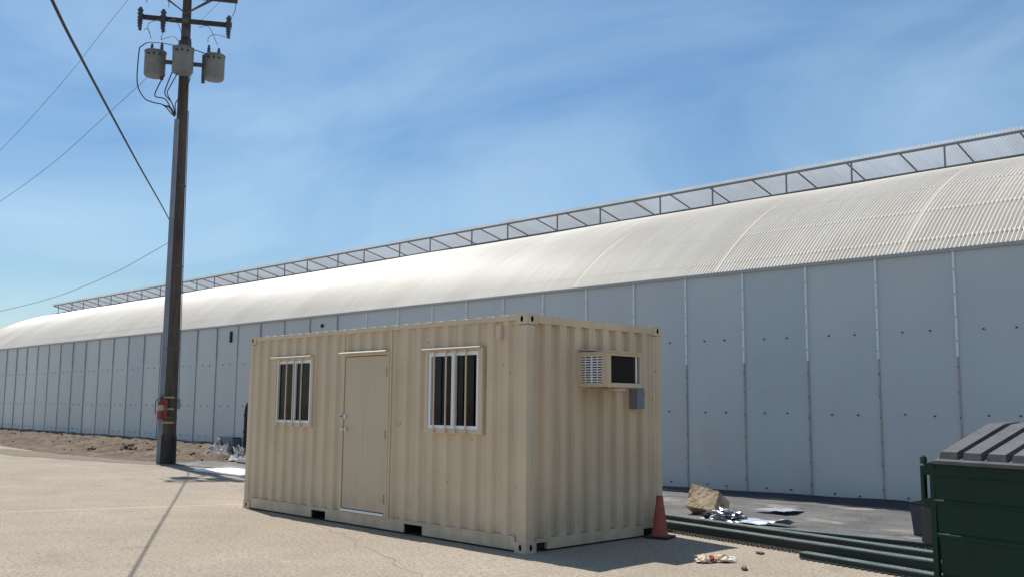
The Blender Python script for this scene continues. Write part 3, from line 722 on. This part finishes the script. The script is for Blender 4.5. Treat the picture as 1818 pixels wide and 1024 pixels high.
MB().bevbox((-.15, Y0 + .04, Z0 + .02), (X1 - .04, Y1 - .04, Z1 - .03), .01).build('housing', M['fins'], ac)
mb = MB()
for i in range(11): mb.box((.035, Y0 + .012, Z0 + .06 + i * .029), (X1 - .09, Y0 + .024, Z0 + .074 + i * .029))
mb.box((.17, Y0 + .004, Z0 + .05), (.19, Y0 + .0115, Z1 - .045)); mb.box((.08, Y0 + .006, Z0 + .05), (.088, Y0 + .0115, Z1 - .045)); mb.box((.26, Y0 + .006, Z0 + .05), (.268, Y0 + .0115, Z1 - .045)); mb.build('side_grille', M['white'], ac)
mb = MB()
for i in range(46): y = Y0 + .075 + i * .0096; mb.box((X1 - .042, y, Z0 + .055), (X1 - .030, y + .003, Z1 - .05))
for i in range(7): mb.tube([(X1 - .036, Y0 + .07, Z0 + .09 + i * .04), (X1 - .036, Y1 - .09, Z0 + .09 + i * .04)], .0045, 6)
mb.build('condenser_coil', M['fins'], ac)
MB().box((X1 - .034, Y1 - .085, Z0 + .052), (X1 - .024, Y1 - .06, Z1 - .047)).build('trim', M['white'], ac)
eb = empty('electrical_box'); eb.parent = oc
MB().bevbox((-.02, 1.80, 1.555), (.10, 1.955, 1.815), .006).build('enclosure', M['elec'], eb)
MB().box((.101, 1.806, 1.562), (.108, 1.949, 1.79)).build('cover', M['elec'], eb); MB().box((.04, 1.792, 1.775), (.075, 1.80, 1.79)).build('latch', M['steel'], eb)
MB().tube([(.03, 1.94, 1.815), (.03, 1.94, 1.95)], .013).build('conduit', M['elec'], eb)

# ------------------------------------------------------------------ utility pole
PX, PY = -16.987, 3.719
fw = Vector((PX - 7.357, PY + 7.436, 0)).normalized(); rt = Vector((fw.y, -fw.x, 0)); tw = -fw
up_ = empty('utility_pole', (PX, PY, 0)); tag(up_, 'tall weathered wooden utility pole carrying crossarms and three transformers', 'utility pole')
def rr(z): return .215 - .0078 * z
def pw(a, z, d=0): return rt * a + tw * d + Vector((0, 0, z))       # a: to the right in view, d: towards viewer
def lean(z): return .055 - .0072 * z
zs = [0, .4, 1, 2, 3.5, 5, 7, 9, 11, 12.5, 13.6]
mb = MB(); vs = []; n = 22
for z in zs:
    for k in range(n):
        a = 2 * PI * k / n; r = rr(z) * (1 + .035 * nz(math.cos(a) * 2, math.sin(a) * 2, z * .25)); c = pw(lean(z), z)
        vs.append((c.x + r * math.cos(a), c.y + r * math.sin(a), z - (.05 if z == 0 else 0)))
mb.add(vs, [(i * n + k, i * n + (k + 1) % n, (i + 1) * n + (k + 1) % n, (i + 1) * n + k) for i in range(len(zs) - 1) for k in range(n)] + [tuple(range((len(zs) - 1) * n, len(zs) * n))], True)
mb.build('shaft', M['wood'], up_)
mb = MB(); vs = []
for i in range(41):
    a = 2 * PI * i / 40
    for j, zt_ in enumerate((0, .5, 1)):
        z = zt_ * (.62 + .38 * nz(math.cos(a) * 2, math.sin(a) * 2, 3)); c = pw(lean(z), z); r = rr(z) * 1.02 + .012
        vs.append((c.x + r * math.cos(a), c.y + r * math.sin(a), z))
mb.add(vs, [(3 * i + j, 3 * i + 3 + j, 3 * i + 4 + j, 3 * i + 1 + j) for i in range(40) for j in range(2)], True)
mb.build('tarred_base', M['tar'], up_)
mb = MB()
pts = [pw(lean(z) - rr(z) * .90, z, .10) for z in (0, 2, 5, 9.2)]
for a, b in zip(pts, pts[1:]): mb.bar(a, b, .13, .12, up=tw)
mb.build('conduit_guard', M['guard'], up_)
for z in (1.2, 3.0, 5.2, 7.4): MB().lathe([(rr(z) + .012, -.02), (rr(z) + .014, .02)], tuple(pw(lean(z), z)), 20).build('band', M['gal'], up_)
for z in (1.72, 1.42, 1.07):
    vs = []; c = pw(lean(z), z); mb = MB()
    for k in range(9):
        a = math.atan2(tw.y, tw.x) + (-.9 + 1.55 * k / 8)
        for dz in (-.022, .022): vs.append((c.x + (rr(z) + .012) * math.cos(a), c.y + (rr(z) + .012) * math.sin(a), z + dz))
    mb.add(vs, [(2 * i, 2 * i + 2, 2 * i + 3, 2 * i + 1) for i in range(8)], True); mb.build('yellow_strap', M['yellow'], up_)
c = pw(lean(1.9) - rr(1.9) * .95, 0, .125); MB().bar(c + Vector((0, 0, 1.85)), c + Vector((0, 0, 2.12)), .07, .006, up=tw).build('warning_decal', M['red'], up_)
c = pw(lean(1.9) - rr(1.9) * .95, 0, .129); MB().bar(c + Vector((0, 0, 1.88)), c + Vector((0, 0, 1.93)), .05, .004, up=tw).bar(c + Vector((0, 0, 2.0)), c + Vector((0, 0, 2.03)), .05, .004, up=tw).build('decal_patch', M['label'], up_)
mb = MB(); c = pw(lean(1.5) + rr(1.5) + .03, 1.42, .02); mb.bar(c, c + Vector((0, 0, .27)), .085, .13, up=tw); mb.build('junction_box', M['elec'], up_)
MB().tube([pw(lean(1.7) + rr(1.7) + .03, 1.69, .02), pw(lean(3) + rr(3) + .022, 3.0, .03), pw(lean(6) + rr(6) + .022, 6.0, .03), pw(lean(9.5) + rr(9.5) + .015, 9.5, .02)], .013, 6).build('riser_cable', M['guard'], up_)
# crossarms; the arm runs along av
av = Vector((1.2, 2.0, 0)).normalized()
def ap(u, z, d=0): # along arm from the pole axis, d toward viewer side
    q = Vector((av.y, -av.x, 0)); return pw(lean(z), 0) + av * u + q * d + Vector((0, 0, z))
MB().bar(ap(-1.20, 11.97, .20), ap(1.22, 11.97, .20), .09, .115).build('lower_crossarm', M['arm'], up_)
MB().bar(ap(-1.35, 12.74, .19), ap(1.35, 12.74, .19), .10, .20).build('upper_crossarm', M['arm'], up_)
for d_ in (.26, .12):
    for sg in (-1, 1): MB().bar(ap(0, 12.16 + (.0 if d_ > .2 else .06), d_), ap(sg * .72, 12.70, d_), .03, .03).build('arm_brace', M['gal'], up_)
MB().bar(ap(0, 11.98, .1), ap(0, 11.98, .27), .16, .14).build('arm_bolt_plate', M['gal'], up_)
for u in (-1.16, -.57, 1.14):           # fused cutouts
    c = ap(u, 11.97, .28); e = MB()
    e.lathe([(.035, -.34), (.06, -.32), (.06, -.28), (.045, -.25), (.075, -.22), (.05, -.18), (.08, -.14), (.05, -.10), (.08, -.05), (.05, 0), (.085, .05), (.05, .10), (.085, .15), (.05, .20), (.035, .24)], tuple(c), 12)
    e.bar(c + Vector((.02, 0, -.42)), c + Vector((.02, 0, -.3)), .07, .05)
    e.build('cutout', M['porcelain'], up_)
    e = MB(); e.tube([c + tw * .11 + Vector((0, 0, -.30)), c + tw * .12 + Vector((0, 0, .12))], .018, 6); e.build('fuse_tube', M['arm'], up_)
MB().bar(ap(-.62, 10.76, .2), ap(.62, 10.76, .2), .07, .10).build('transformer_bracket', M['gal'], up_)
for u in (-.55, .52): MB().bar(ap(u, 10.25, .20), ap(u, 11.05, .20), .06, .09, up=av).build('hanger_plate', M['gal'], up_)
# secondary bus and drip loops
def curve(mb, pts, r, n=5, sub=6):
    pts = [Vector(p) for p in pts]; out = []
    q = [pts[0] * 2 - pts[1]] + pts + [pts[-1] * 2 - pts[-2]]
    for i in range(1, len(q) - 2):
        for k in range(sub):
            t = k / sub; a, b, c, d = q[i - 1:i + 3]
            out.append(.5 * ((2 * b) + (c - a) * t + (2 * a - 5 * b + 4 * c - d) * t * t + (3 * b - a - 3 * c + d) * t ** 3))
    out.append(pts[-1]); mb.tube(out, r, n)
def wirep(a, z, d=.3): return pw(a, z, d)
def lead(pts, r, m='black'):
    mb = MB(); curve(mb, pts, r); mb.build('lead_wire', M[m], up_)
lead([wirep(-1.18, 11.02), wirep(-.95, 11.2), wirep(-.5, 11.22), wirep(-.1, 11.17), wirep(.25, 11.14), wirep(.7, 11.06, .2), wirep(.95, 11.0)], .016)
lead([wirep(-1.18, 11.02), wirep(-1.2, 10.6), wirep(-1.18, 10.0), wirep(-1.0, 9.65), wirep(-.78, 9.55), wirep(-.5, 9.5), wirep(-.25, 9.28, .2)], .016)
lead([wirep(-.52, 10.35), wirep(-.68, 9.95), wirep(-.72, 9.72), wirep(-.45, 9.66), wirep(-.22, 9.28, .2)], .016)
lead([wirep(-.12, 11.1, .55), wirep(-.25, 10.6, .55), wirep(-.42, 10.1, .4), wirep(-.48, 9.82), wirep(-.3, 9.6), wirep(-.18, 9.3, .2)], .016)
lead([wirep(-.02, 11.1, .55), wirep(-.14, 10.5, .55), wirep(-.36, 10.0, .4), wirep(-.42, 9.84), wirep(-.25, 9.5), wirep(-.2, 9.25, .2)], .014)
lead([wirep(.12, 11.1, .55), wirep(.13, 10.5, .55), wirep(.12, 10.25, .3), wirep(-.05, 9.85), wirep(-.2, 9.6, .25), wirep(-.18, 9.3, .2)], .014)
lead([wirep(-.5, 9.5), wirep(-.33, 9.45), wirep(-.2, 9.25, .2)], .03)
for a0, z0, a1, z1 in ((-1.1, 11.52, -.90, 11.30), (-.55, 11.55, -.66, 11.31), (.30, 11.8, .81, 11.36), (-.5, 11.85, -.10, 11.5)):
    lead([wirep(a0, z0), wirep((a0 + a1) / 2, max(z0, z1) + .05), wirep(a1, z1)], .008)
lead([wirep(1.14, 11.6), wirep(.75, 11.66), wirep(.57, 11.56), wirep(.55, 11.40)], .008)
lead([wirep(-.90, 11.30), wirep(-1.0, 11.70), wirep(-.7, 11.88)], .008)
lead([wirep(-.66, 11.31), wirep(-.35, 11.45), wirep(-.2, 11.32)], .008)
lead([wirep(-1.08, 12.3), wirep(-1.04, 12.5), wirep(-1.1, 12.9), wirep(-1.05, 13.2)], .009)
lead([wirep(-.5, 12.25), wirep(-.52, 12.6), wirep(-.48, 13.2)], .009)
lead([wirep(1.1, 12.15), wirep(1.22, 12.4), wirep(1.25, 12.75)], .009)
MB().lathe([(.09, -.12), (.1, 0), (.07, .1)], tuple(wirep(-.06, 11.6, .3)), 12).build('arrester', M['porcelain'], up_)

# transformers
def bushing(mb, c, h, r):
    mb.lathe([(r * .9, 0), (r * 1.25, h * .1), (r * .75, h * .2), (r * 1.2, h * .35), (r * .7, h * .45), (r * 1.1, h * .6), (r * .6, h * .7), (r * .8, h * .85), (r * .35, h)], c, 10)
def transformer(u, dd_, top, label, flip=1):
    c = ap(u, 0, dd_); e = empty('pole_transformer', tuple(Vector((PX, PY, 0)) + Vector((c.x, c.y, top - .80))), math.atan2(av.y, av.x))
    tag(e, label, 'transformer', 'transformers bracketed to the utility pole'); R = .275; e.scale = (1, 1, .9)
    MB().lathe([(R * .9, 0), (R, .05), (R, .70), (R * 1.03, .705), (R * 1.03, .735), (R, .74)], n=28).build('tank', M['tank'], e)
    MB().lathe([(R * 1.05, .741), (R * 1.05, .765), (R * .75, .80), (R * .2, .82)], n=28).build('lid', M['tank'], e)
    mb = MB(); bushing(mb, (-.10 * flip, .02, .79), .24, .045); mb.build('bushing', M['porcelain'], e)
    mb = MB(); bushing(mb, (.16 * flip, -.04, .78), .30, .045); mb.build('bushing', M['porcelain'], e)
    mb = MB()
    for a in (-.5, 0, .5): mb.tube([(R * math.sin(a) * .98, -R * math.cos(a) * .98, .6), (R * math.sin(a) * 1.22, -R * math.cos(a) * 1.22, .62)], .022, 8)
    mb.build('low_voltage_terminal', M['rubber'], e)
    MB().bar((R * .62, -R * .85, .33), (R * .62 - .09, -R * .95, .33), .004, .06, up=(0, 0, 1)).build('nameplate', M['elec'], e)
    MB().bar((0, R * .9, .12), (0, R + .12, .12), .10, .06).bar((0, R * .9, .62), (0, R + .12, .62), .10, .06).build('mount', M['gal'], e)
    return e
transformer(-.82, .18, 11.14, 'grey cylindrical transformer at the left end of the bracket on the pole')
transformer(-.06, .58, 11.16, 'grey cylindrical transformer mounted directly in front of the pole shaft')
transformer(.72, .18, 11.18, 'grey cylindrical transformer at the right end of the bracket on the pole', -1)

# fire extinguisher strapped to the pole
c = Vector((PX, PY, 1.16)) + pw(lean(1.4) - rr(1.4) * 1.0, 0, .27)
e = empty('fire_extinguisher', tuple(c)); tag(e, 'red fire extinguisher hanging low on the utility pole', 'fire extinguisher')
MB().lathe([(.075, 0), (.085, .02), (.085, .40), (.07, .45), (.035, .49), (.028, .52)], n=20).build('cylinder', M['red'], e)
MB().lathe([(.0865, .22), (.0865, .36)], n=20).build('label_band', M['label'], e)
MB().bar((-.02, 0, .53), (.10, 0, .56), .025).bar((-.02, 0, .56), (.10, 0, .60), .02).build('valve', M['rubber'], e)
mb = MB(); curve(mb, [tuple(-rt * .02 + Vector((0, 0, .54))), tuple(-rt * .12 + Vector((0, 0, .48))), tuple(-rt * .135 + Vector((0, 0, .3))), tuple(-rt * .12 + Vector((0, 0, .12)))], .012); mb.build('hose', M['rubber'], e)
MB().bar(tuple(rt * .10 + Vector((0, 0, .02))), tuple(rt * .10 + Vector((0, 0, .5))), .12, .02, up=tuple(tw)).build('backplate', M['red'], e)

# ------------------------------------------------------------------ overhead lines
def line_thing(name, pts, r, m, label):
    mb = MB(); curve(mb, pts, r, 6, 8); return tag(mb.build(name, M[m]), label, 'cable')
B0 = Vector((PX, PY, 0))
line_thing('overhead_cable', [B0 + pw(-.19, 6.45, .1), (-15.45, 2.81, 6.13), (-12, 1.05, 5.76), (-7.44, -1.32, 5.31), (-3.79, -3.2, 4.95), (-1.64, -4.31, 4.75), (-.1, -5.10, 4.62), (3, -6.7, 4.5), (9, -9.8, 4.6)], .0145, 'black', 'thick black cable dropping from the pole across the sky toward the viewer')
CAMP = Vector((7.357, -7.436, 1.577))
def rayp(x, y, dist):
    v = CD + CR * ((x - 909) / 1685.5) - CU * ((y - 512) / 1685.5); return CAMP + v * dist
def thin(name, ends, dists, label, sag=0, m='thinwire', r=.0065):
    pts = [rayp(p[0], p[1], d) for p, d in zip(ends, dists)]; return line_thing(name, pts, r, m, label)
thin('thin_wire', [(420, -215), (228, 0), (114, 143), (0, 268), (-120, 380)], (26.6, 28, 29, 30.2, 31.5), 'faint thin wire highest on the left, crossing behind the black cable')
thin('thin_wire', [(262, 138), (190, 204), (100, 285), (0, 358), (-110, 425)], (26.9, 28, 29.5, 31.5, 34), 'faint thin wire leaving the pole just below the leftmost transformer', r=.0075)
thin('thin_wire', [(303, 429), (200, 486), (100, 526), (0, 552), (-120, 575)], (26.7, 28, 29.5, 31, 33), 'thin sagging wire leaving the pole lowest, above the far roof end', r=.0075)
thin('thin_wire', [(352, 42), (372, 22), (392, 2), (420, -28)], (26.9, 27.2, 27.5, 28), 'short faint wire slanting up under the upper crossarm right of the pole', r=.006)

# ------------------------------------------------------------------ traffic cone
e = empty('traffic_cone', (.165, 2.16, 0), .25); tag(e, 'faded orange traffic cone standing at the back corner of the tan container', 'traffic cone')
MB().bevbox((-.155, -.155, .0), (.155, .155, .03), .012).build('base', M['rubber'], e)
mb = MB().lathe([(.115, .028), (.108, .05), (.092, .06), (.076, .22), (.056, .38), (.052, .385), (.042, .50), (.036, .505), (.032, .49)], n=24); mb.build('cone_body', M['orange'], e)

# ------------------------------------------------------------------ rack uprights
def rack(name, p, q, w, h, z, label, comb=1, perf=1):
    p = Vector((*p, z)); q = Vector((*q, z)); d = (q - p); L = d.length; e = empty(name, tuple(p), math.atan2(d.y, d.x))
    tag(e, label, 'rack upright', 'green steel rack uprights stacked beside the container')
    # C-section lying on its open side: top face in ladder form so that the slots are real openings
    t = .004; mb = MB(); pit = .05; sl = .018
    mb.box((0, -w / 2, 0), (L, -w / 2 + t, h)); mb.box((0, w / 2 - t, 0), (L, w / 2, h))
    mb.box((0, -w / 2, h), (L, -w / 2 + w * .24, h + t)); mb.box((0, w / 2 - w * .24, h), (L, w / 2, h + t)); mb.box((0, -w * .10, h), (L, w * .10, h + t))
    x = 0
    while x < L - pit:
        for s in (-1, 1):
            a, b = sorted((s * w * .10, s * w * .26)); mb.box((x, a, h), (x + pit - sl, b, h + t - .0005))
        x += pit
    mb.build('channel', M['rack'], e)
    mb = MB(); mb.box((.002, -w / 2 - .0015, .012), (L - .002, -w / 2 - .0005, h * .9)); mb.build('shaded_side', M['rackdark'], e)  # thin dark skin that paints the shade on the upright's side
    if comb:
        mb = MB(); x = .05; mb.box((.03, -w / 2 - .012, .0), (L - .03, -w / 2 - .002, .008))
        while x < L - .05: mb.box((x, -w / 2 - .045, .0), (x + .035, -w / 2 - .011, .0079)); x += .075
        mb.build('slot_shadow_comb', M['rackdark'], e)  # dark toothed strip that paints the slots' shadow along the ground
    return e
rack('rack_upright', (-1.7, 3.54), (5.2, 2.34), .13, .10, .03, 'long dark green perforated upright in the middle of the stack, behind the front one')
rack('rack_upright', (-1.35, 2.96), (5.2, 1.82), .13, .10, .028, 'long dark green perforated upright along the front of the stack, nearest the container')
rack('rack_upright', (.7, 3.50), (4.9, 3.80), .10, .055, .03, 'pale worn green upright farthest back, its left end beside the foil')
rack('rack_upright', (2.12, 2.06), (5.4, 1.36), .12, .06, .004, 'short dark green upright lying foremost on the bare ground by the dumpster')
MB_ = MB()
for k, (p, q) in enumerate((((-1.2, 2.75), (-1.0, 3.75)), ((3.9, 1.9), (4.2, 3.9)))):
    o = MB().bar((*p, .016), (*q, .016), .05, .024).build('bearer', M['arm']); tag(o, ('thin timber bearer under the left ends of the green uprights', 'thin timber bearer under the green uprights close to the dumpster')[k], 'timber')

# ------------------------------------------------------------------ stone block, foil, sheet, board
def rough_block(name, m, dims, loc, rot, sub, amp, chop=None):
    bm = bmesh.new(); bmesh.ops.create_cube(bm, size=1)
    for v in bm.verts:
        v.co = Vector((v.co.x * dims[0] * (1 - .10 * (v.co.z > 0) * (v.co.x > 0)), v.co.y * dims[1] * (1 - .14 * (v.co.x > 0)), v.co.z * dims[2] * (1 - .12 * (v.co.x > 0))))
    bmesh.ops.subdivide_edges(bm, edges=bm.edges[:], cuts=sub, use_grid_fill=True)
    for v in bm.verts:
        v.co += v.co.normalized() * (amp * fbm(v.co.x * 5, v.co.y * 5, v.co.z * 5) + amp * .4 * fbm(v.co.x * 17, v.co.y * 17, v.co.z * 17))
    mb = MB().bm(bm, False); o = mb.build(name, m, loc=loc); o.rotation_euler = rot; return o
o = rough_block('stone_block', M['stone'], (.46, .48, .35), (-.80, 4.64, .175), (math.radians(-27), math.radians(7), math.radians(5)), 14, .007)
tag(o, 'rough tan broken stone block sitting tilted behind the green uprights', 'stone block')
def crumple(name, m, loc, size, seed, label, cat, sub=3, group=None):
    bm = bmesh.new(); bmesh.ops.create_icosphere(bm, subdivisions=sub, radius=1)
    for v in bm.verts:
        n = v.co.normalized(); k = 1 + .55 * nz(n.x * 3 + seed, n.y * 3, n.z * 3) + .35 * nz(n.x * 8, n.y * 8 + seed, n.z * 8)
        v.co = Vector((n.x * k * size[0], n.y * k * size[1], max(-.25, n.z * k) * size[2]))
    o = MB().bm(bm).build(name, m, loc=loc); return tag(o, label, cat, group)
crumple('foil_scrap', M['foil'], (-.10, 4.08, .06), (.26, .15, .11), 3, 'crumpled silver foil lying between the stone block and the plastic sheet', 'foil', 4)
crumple('plastic_scrap', M['liner'], (-.42, 4.22, .05), (.18, .18, .10), 9, 'crumpled black plastic tucked against the right foot of the stone block', 'plastic scrap', 3)
mb = MB(); vs = []; nn = 12
for i in range(nn + 1):
    for j in range(nn + 1):
        u, v = i / nn, j / nn
        vs.append((-.0 + .66 * u + .20 * v, 4.0 + .26 * v - .06 * u, .05 + .045 * math.sin(v * PI) + .02 * nz(u * 4, v * 4, 2) + .035 * (u > .9)))
mb.add(vs, [(i * (nn + 1) + j, (i + 1) * (nn + 1) + j, (i + 1) * (nn + 1) + j + 1, i * (nn + 1) + j + 1) for i in range(nn) for j in range(nn)])
tag(mb.build('plastic_sheet', M['clear']), 'small pale blue plastic sheet right of the silver foil, behind the green uprights', 'plastic sheet')
mb = MB(); vs = []
for i in range(9):
    for j in range(9):
        u, v = i / 8, j / 8; vs.append((-.45 + .50 * u + .1 * v, 5.30 + .42 * v, .085 + .02 * nz(u * 3, v * 3, 8)))
mb.add(vs, [(i * 9 + j, (i + 1) * 9 + j, (i + 1) * 9 + j + 1, i * 9 + j + 1) for i in range(8) for j in range(8)], True)
tag(mb.build('plastic_sheet', M['clear']), 'pale blue plastic sheet lying flat on the grey ground fabric, farther back', 'plastic sheet')
o = MB().bar((-.22, 2.62, .035), (-.02, 3.22, .04), .10, .035).build('white_board', M['board']); tag(o, 'short white board on the ground behind the traffic cone', 'board')

# ------------------------------------------------------------------ litter
e = empty('food_wrapper', (1.66, 1.08, 0)); tag(e, 'crumpled pale food wrapper with a red patch on the ground right of the container', 'litter')
def crum(parent, name, m, loc, size, seed):
    bm = bmesh.new(); bmesh.ops.create_icosphere(bm, subdivisions=3, radius=1)
    for v in bm.verts:
        n = v.co.normalized(); k = 1 + .6 * nz(n.x * 3 + seed, n.y * 3, n.z * 3) + .4 * nz(n.x * 8, n.y * 8 + seed, n.z * 8)
        v.co = Vector((n.x * k * size[0], n.y * k * size[1], max(-.15, n.z * k) * size[2]))
    o = MB().bm(bm).build(name, m, parent, loc); o.rotation_euler = (0, 0, .8); return o
crum(e, 'paper', M['paper'], (-.07, -.10, .02), (.07, .06, .05), 2); crum(e, 'paper', M['paper'], (.05, .08, .02), (.12, .055, .05), 6); crum(e, 'red_patch', M['redpaper'], (-.015, -.03, .022), (.035, .04, .045), 8)
crumple('green_scrap', M['leafgreen'], (2.13, .90, .012), (.035, .03, .035), 4, 'small dark green scrap on the ground nearer the viewer than the wrapper', 'litter', 2)
crumple('leaf_scrap', M['clod'], (1.67, 1.95, .01), (.05, .035, .02), 14, 'small brown dry leaf on the ground between the wrapper and the uprights', 'litter', 2)
mb = MB(); rnd = random.Random(11)
for i in range(900):
    x = rnd.uniform(-14, 7.5); y = rnd.uniform(-6, 3.6)
    if -6.2 < x < .2 and -.1 < y < 2.6: continue
    r = rnd.uniform(.004, .011) * (1.6 if rnd.random() < .06 else 1); a = rnd.uniform(0, 6)
    vs = [(x + r * math.cos(a + k * 2 * PI / 5) * rnd.uniform(.7, 1.3), y + r * math.sin(a + k * 2 * PI / 5) * rnd.uniform(.7, 1.3), 0) for k in range(5)]
    mb.add(vs + [(x, y, r * rnd.uniform(.6, 1))], [(k, (k + 1) % 5, 5) for k in range(5)])
o = mb.build('pebbles', M['pebble']); o['kind'] = 'stuff'; tag(o, 'fine loose pebbles scattered over the dusty yard', 'pebbles')
mb = MB()
for i in range(150):
    x = rnd.uniform(-46, -14); f = front(x); y = rnd.uniform(f + .1, wally(x) - .3)
    r = rnd.uniform(.015, .06); k_ = (y - f) / (wally(x) - f); top = .30 if x < -24 else .30 * max(0, min(1, (-13 - x) / 9)) ** .6
    z = top * k_ ** .62
    bm = bmesh.new(); bmesh.ops.create_icosphere(bm, subdivisions=1, radius=r)
    for v in bm.verts: v.co = Vector((x, y, z + .02)) + v.co * (1 + .5 * nz(v.co.x * 40 + i, v.co.y * 40, v.co.z * 40))
    mb.bm(bm)
o = mb.build('clods', M['clod']); o['kind'] = 'stuff'; tag(o, 'loose earth clods strewn over the dirt bank', 'earth clods')
for i, (x, y, s_) in enumerate(((-21.6, 4.65, .26), (-20.6, 4.9, .17), (-18.7, 4.6, .2), (-23.2, 4.2, .13))):
    crumple('earth_lump', M['clod'], (x, y, .12), (s_ * 1.3, s_ * .8, s_ * .75), 20 + i * 3, ('largest dark earth lump on the dirt bank left of the pole', 'dark earth lump just right of the largest one on the bank', 'earth lump on the bank nearest the pole', 'smallest earth lump, leftmost of those on the bank')[i], 'earth lump', 3)

# ------------------------------------------------------------------ dumpster
ux = Vector((5.462 - 4.493, -.512 + .264, 0)).normalized()
e = empty('dumpster', (4.468, -.290, 0), math.atan2(ux.y, ux.x)); tag(e, 'dark green steel dumpster with sloping ribbed black lid at the right', 'dumpster')
# local: +x along the visible face toward the viewer, +y into the bin
DL, DW, DH = 1.83, 1.35, 1.20
mb = MB(); tp = .05
body = [(tp, .03, .12), (DL - tp, .03, .12), (DL - tp, DW, .12), (tp, DW, .12), (0, 0, DH), (DL, 0, DH), (DL, DW, DH), (0, DW, DH)]
mb.add(body, [(0, 3, 2, 1), (0, 1, 5, 4), (1, 2, 6, 5), (2, 3, 7, 6), (3, 0, 4, 7)])
mb.build('body', M['dumpgreen'], e)
def fy(z): return .03 * (1 - (z - .12) / (DH - .12))
def fx(z): return tp * (1 - (z - .12) / (DH - .12))
for z0, z1, dpt in ((1.10, 1.198, .012), (.905, .935, .010), (.66, .70, .014), (.36, .40, .014), (.12, .17, .014)):
    mb = MB(); a = fx(z0) - .004
    mb.add([(a, fy(z1) - dpt * .2, z1), (DL - a, fy(z1) - dpt * .2, z1), (DL - a, fy(z1) - dpt, z1 - .012), (a, fy(z1) - dpt, z1 - .012), (a, fy(z0) - dpt, z0 + .006), (DL - a, fy(z0) - dpt, z0 + .006), (DL - a, fy(z0) + .002, z0), (a, fy(z0) + .002, z0)],
           [(0, 3, 2, 1), (3, 4, 5, 2), (4, 7, 6, 5), (0, 7, 4, 3), (1, 2, 5, 6)]); mb.build('face_rib', M['dumpgreen'], e)
MB().box((-.012, -.02, DH - .05), (.03, DW, DH - .003)).build('rim', M['dumpgreen'], e)
MB().bar((-.004, .02, .12), (-.004, .02, 1.14), .035, .04).build('corner_stile', M['dumpgreen'], e)
# lift pocket, handle loop, hinge lug on the far end
mb = MB(); mb.bevbox((-.14, .03, .60), (-.035, .85, .86), .01); mb.build('fork_pocket', M['rubber'], e)
mb = MB().box((-.11, .04, .86), (-.02, .09, .895)).box((-.13, .04, .896), (-.10, .075, 1.165)).box((-.099, .04, 1.10), (-.013, .08, 1.185)).box((-.099, .04, .896), (-.013, .075, .93)); mb.build('handle_loop', M['dumpgreen'], e)
mb = MB().tube([(-.11, .055, 1.18), (-.12, .055, 1.21), (-.10, .055, 1.235)], .014, 8).lathe([(.025, 0), (.025, .05)], (-.11, .055, 1.18), 10); mb.build('hinge_lug', M['rubber'], e)
# lid: ribs run up the slope from the visible face
mb = MB(); sl = .385; rise = [(-.035, DH + .002), (-.035, DH + .012), (.0, DH + .020), (.62, DH + .235), (.80, DH + .25), (DW + .03, DH + .22)]
lo = [(y, z) for y, z in rise]; x0, x1 = .035, DL - .02
for a, b in zip(rise, rise[1:]): mb.add([(x0, *a), (x1, *a), (x1, *b), (x0, *b)], [(0, 1, 2, 3)])
mb.add([(x0, -.035, DH + .002)] + [(x0, *p) for p in rise[1:]] + [(x0, DW + .03, DH + .002)], [tuple(range(len(rise) + 1))]); mb.add([(x1, *p) for p in rise] + [(x1, DW + .03, DH + .002)], [tuple(range(len(rise) + 1))])
mb.add([(x0, -.035, DH + .002), (x1, -.035, DH + .002), (x1, -.035, DH - .012), (x0, -.035, DH - .012)], [(0, 1, 2, 3)])
x = .055
while x < DL - .1:      # raised flutes
    w = .152; a, b = x, x + w; h = .05
    pr = [(.012, DH + .022), (.018, DH + .026 + h), (.60, DH + .227 + h), (.78, DH + .245 + h), (.84, DH + .245)]
    for (y_, z_), (y2, z2) in zip(pr, pr[1:]):
        ia, ib = a + .012, b - .012
        mb.add([(ia, y_, z_), (ib, y_, z_), (ib, y2, z2), (ia, y2, z2)], [(0, 1, 2, 3)])
    for s, i_ in ((a, a + .012), (b, b - .012)):
        base = [(s, .010, DH + .022), (s, .60, DH + .225), (s, .80, DH + .247)]
        mb.add([base[0], base[1], (i_, .60, DH + .227 + h), (i_, .018, DH + .026 + h)], [(0, 1, 2, 3)]); mb.add([base[1], base[2], (i_, .78, DH + .245 + h), (i_, .60, DH + .227 + h)], [(0, 1, 2, 3)])
    mb.add([(a, .010, DH + .022), (b, .010, DH + .022), (b - .012, .018, DH + .026 + h), (a + .012, .018, DH + .026 + h)], [(0, 1, 2, 3)])
    x += .185
mb.build('lid', M['lid'], e)
for cx in (.12, DL - .12):
    for cy in (.15, DW - .15): MB().bar((cx - .04, cy, 0.06), (cx + .04, cy, .06), .05, .12).build('skid', M['rubber'], e)
# ------------------------------------------------------------------ grey bin behind it
e = empty('storage_bin', (2.20, 4.58, .03), math.radians(-8)); tag(e, 'dark grey plastic tub standing on the ground fabric behind the dumpster', 'tub')
mb = MB(); b0 = .03
mb.add([(b0, b0, 0), (.75 - b0, b0, 0), (.75 - b0, .45 - b0, 0), (b0, .45 - b0, 0), (0, 0, .40), (.75, 0, .40), (.75, .45, .40), (0, .45, .40)], [(0, 3, 2, 1), (0, 1, 5, 4), (1, 2, 6, 5), (2, 3, 7, 6), (3, 0, 4, 7)])
mb.build('tub', M['bin'], e); MB().box((-.015, -.015, .385), (.765, 0.012, .41)).box((-.015, .438, .385), (.765, .465, .41)).box((-.015, .012, .385), (.012, .438, .41)).box((.738, .012, .385), (.765, .438, .41)).build('rim', M['rubber'], e)
MB().box((.02, .02, .30), (.73, .43, .32)).build('contents', M['rubber'], e); MB().box((.25, -.004, .11), (.5, .015, .14)).build('grip', M['rubber'], e)
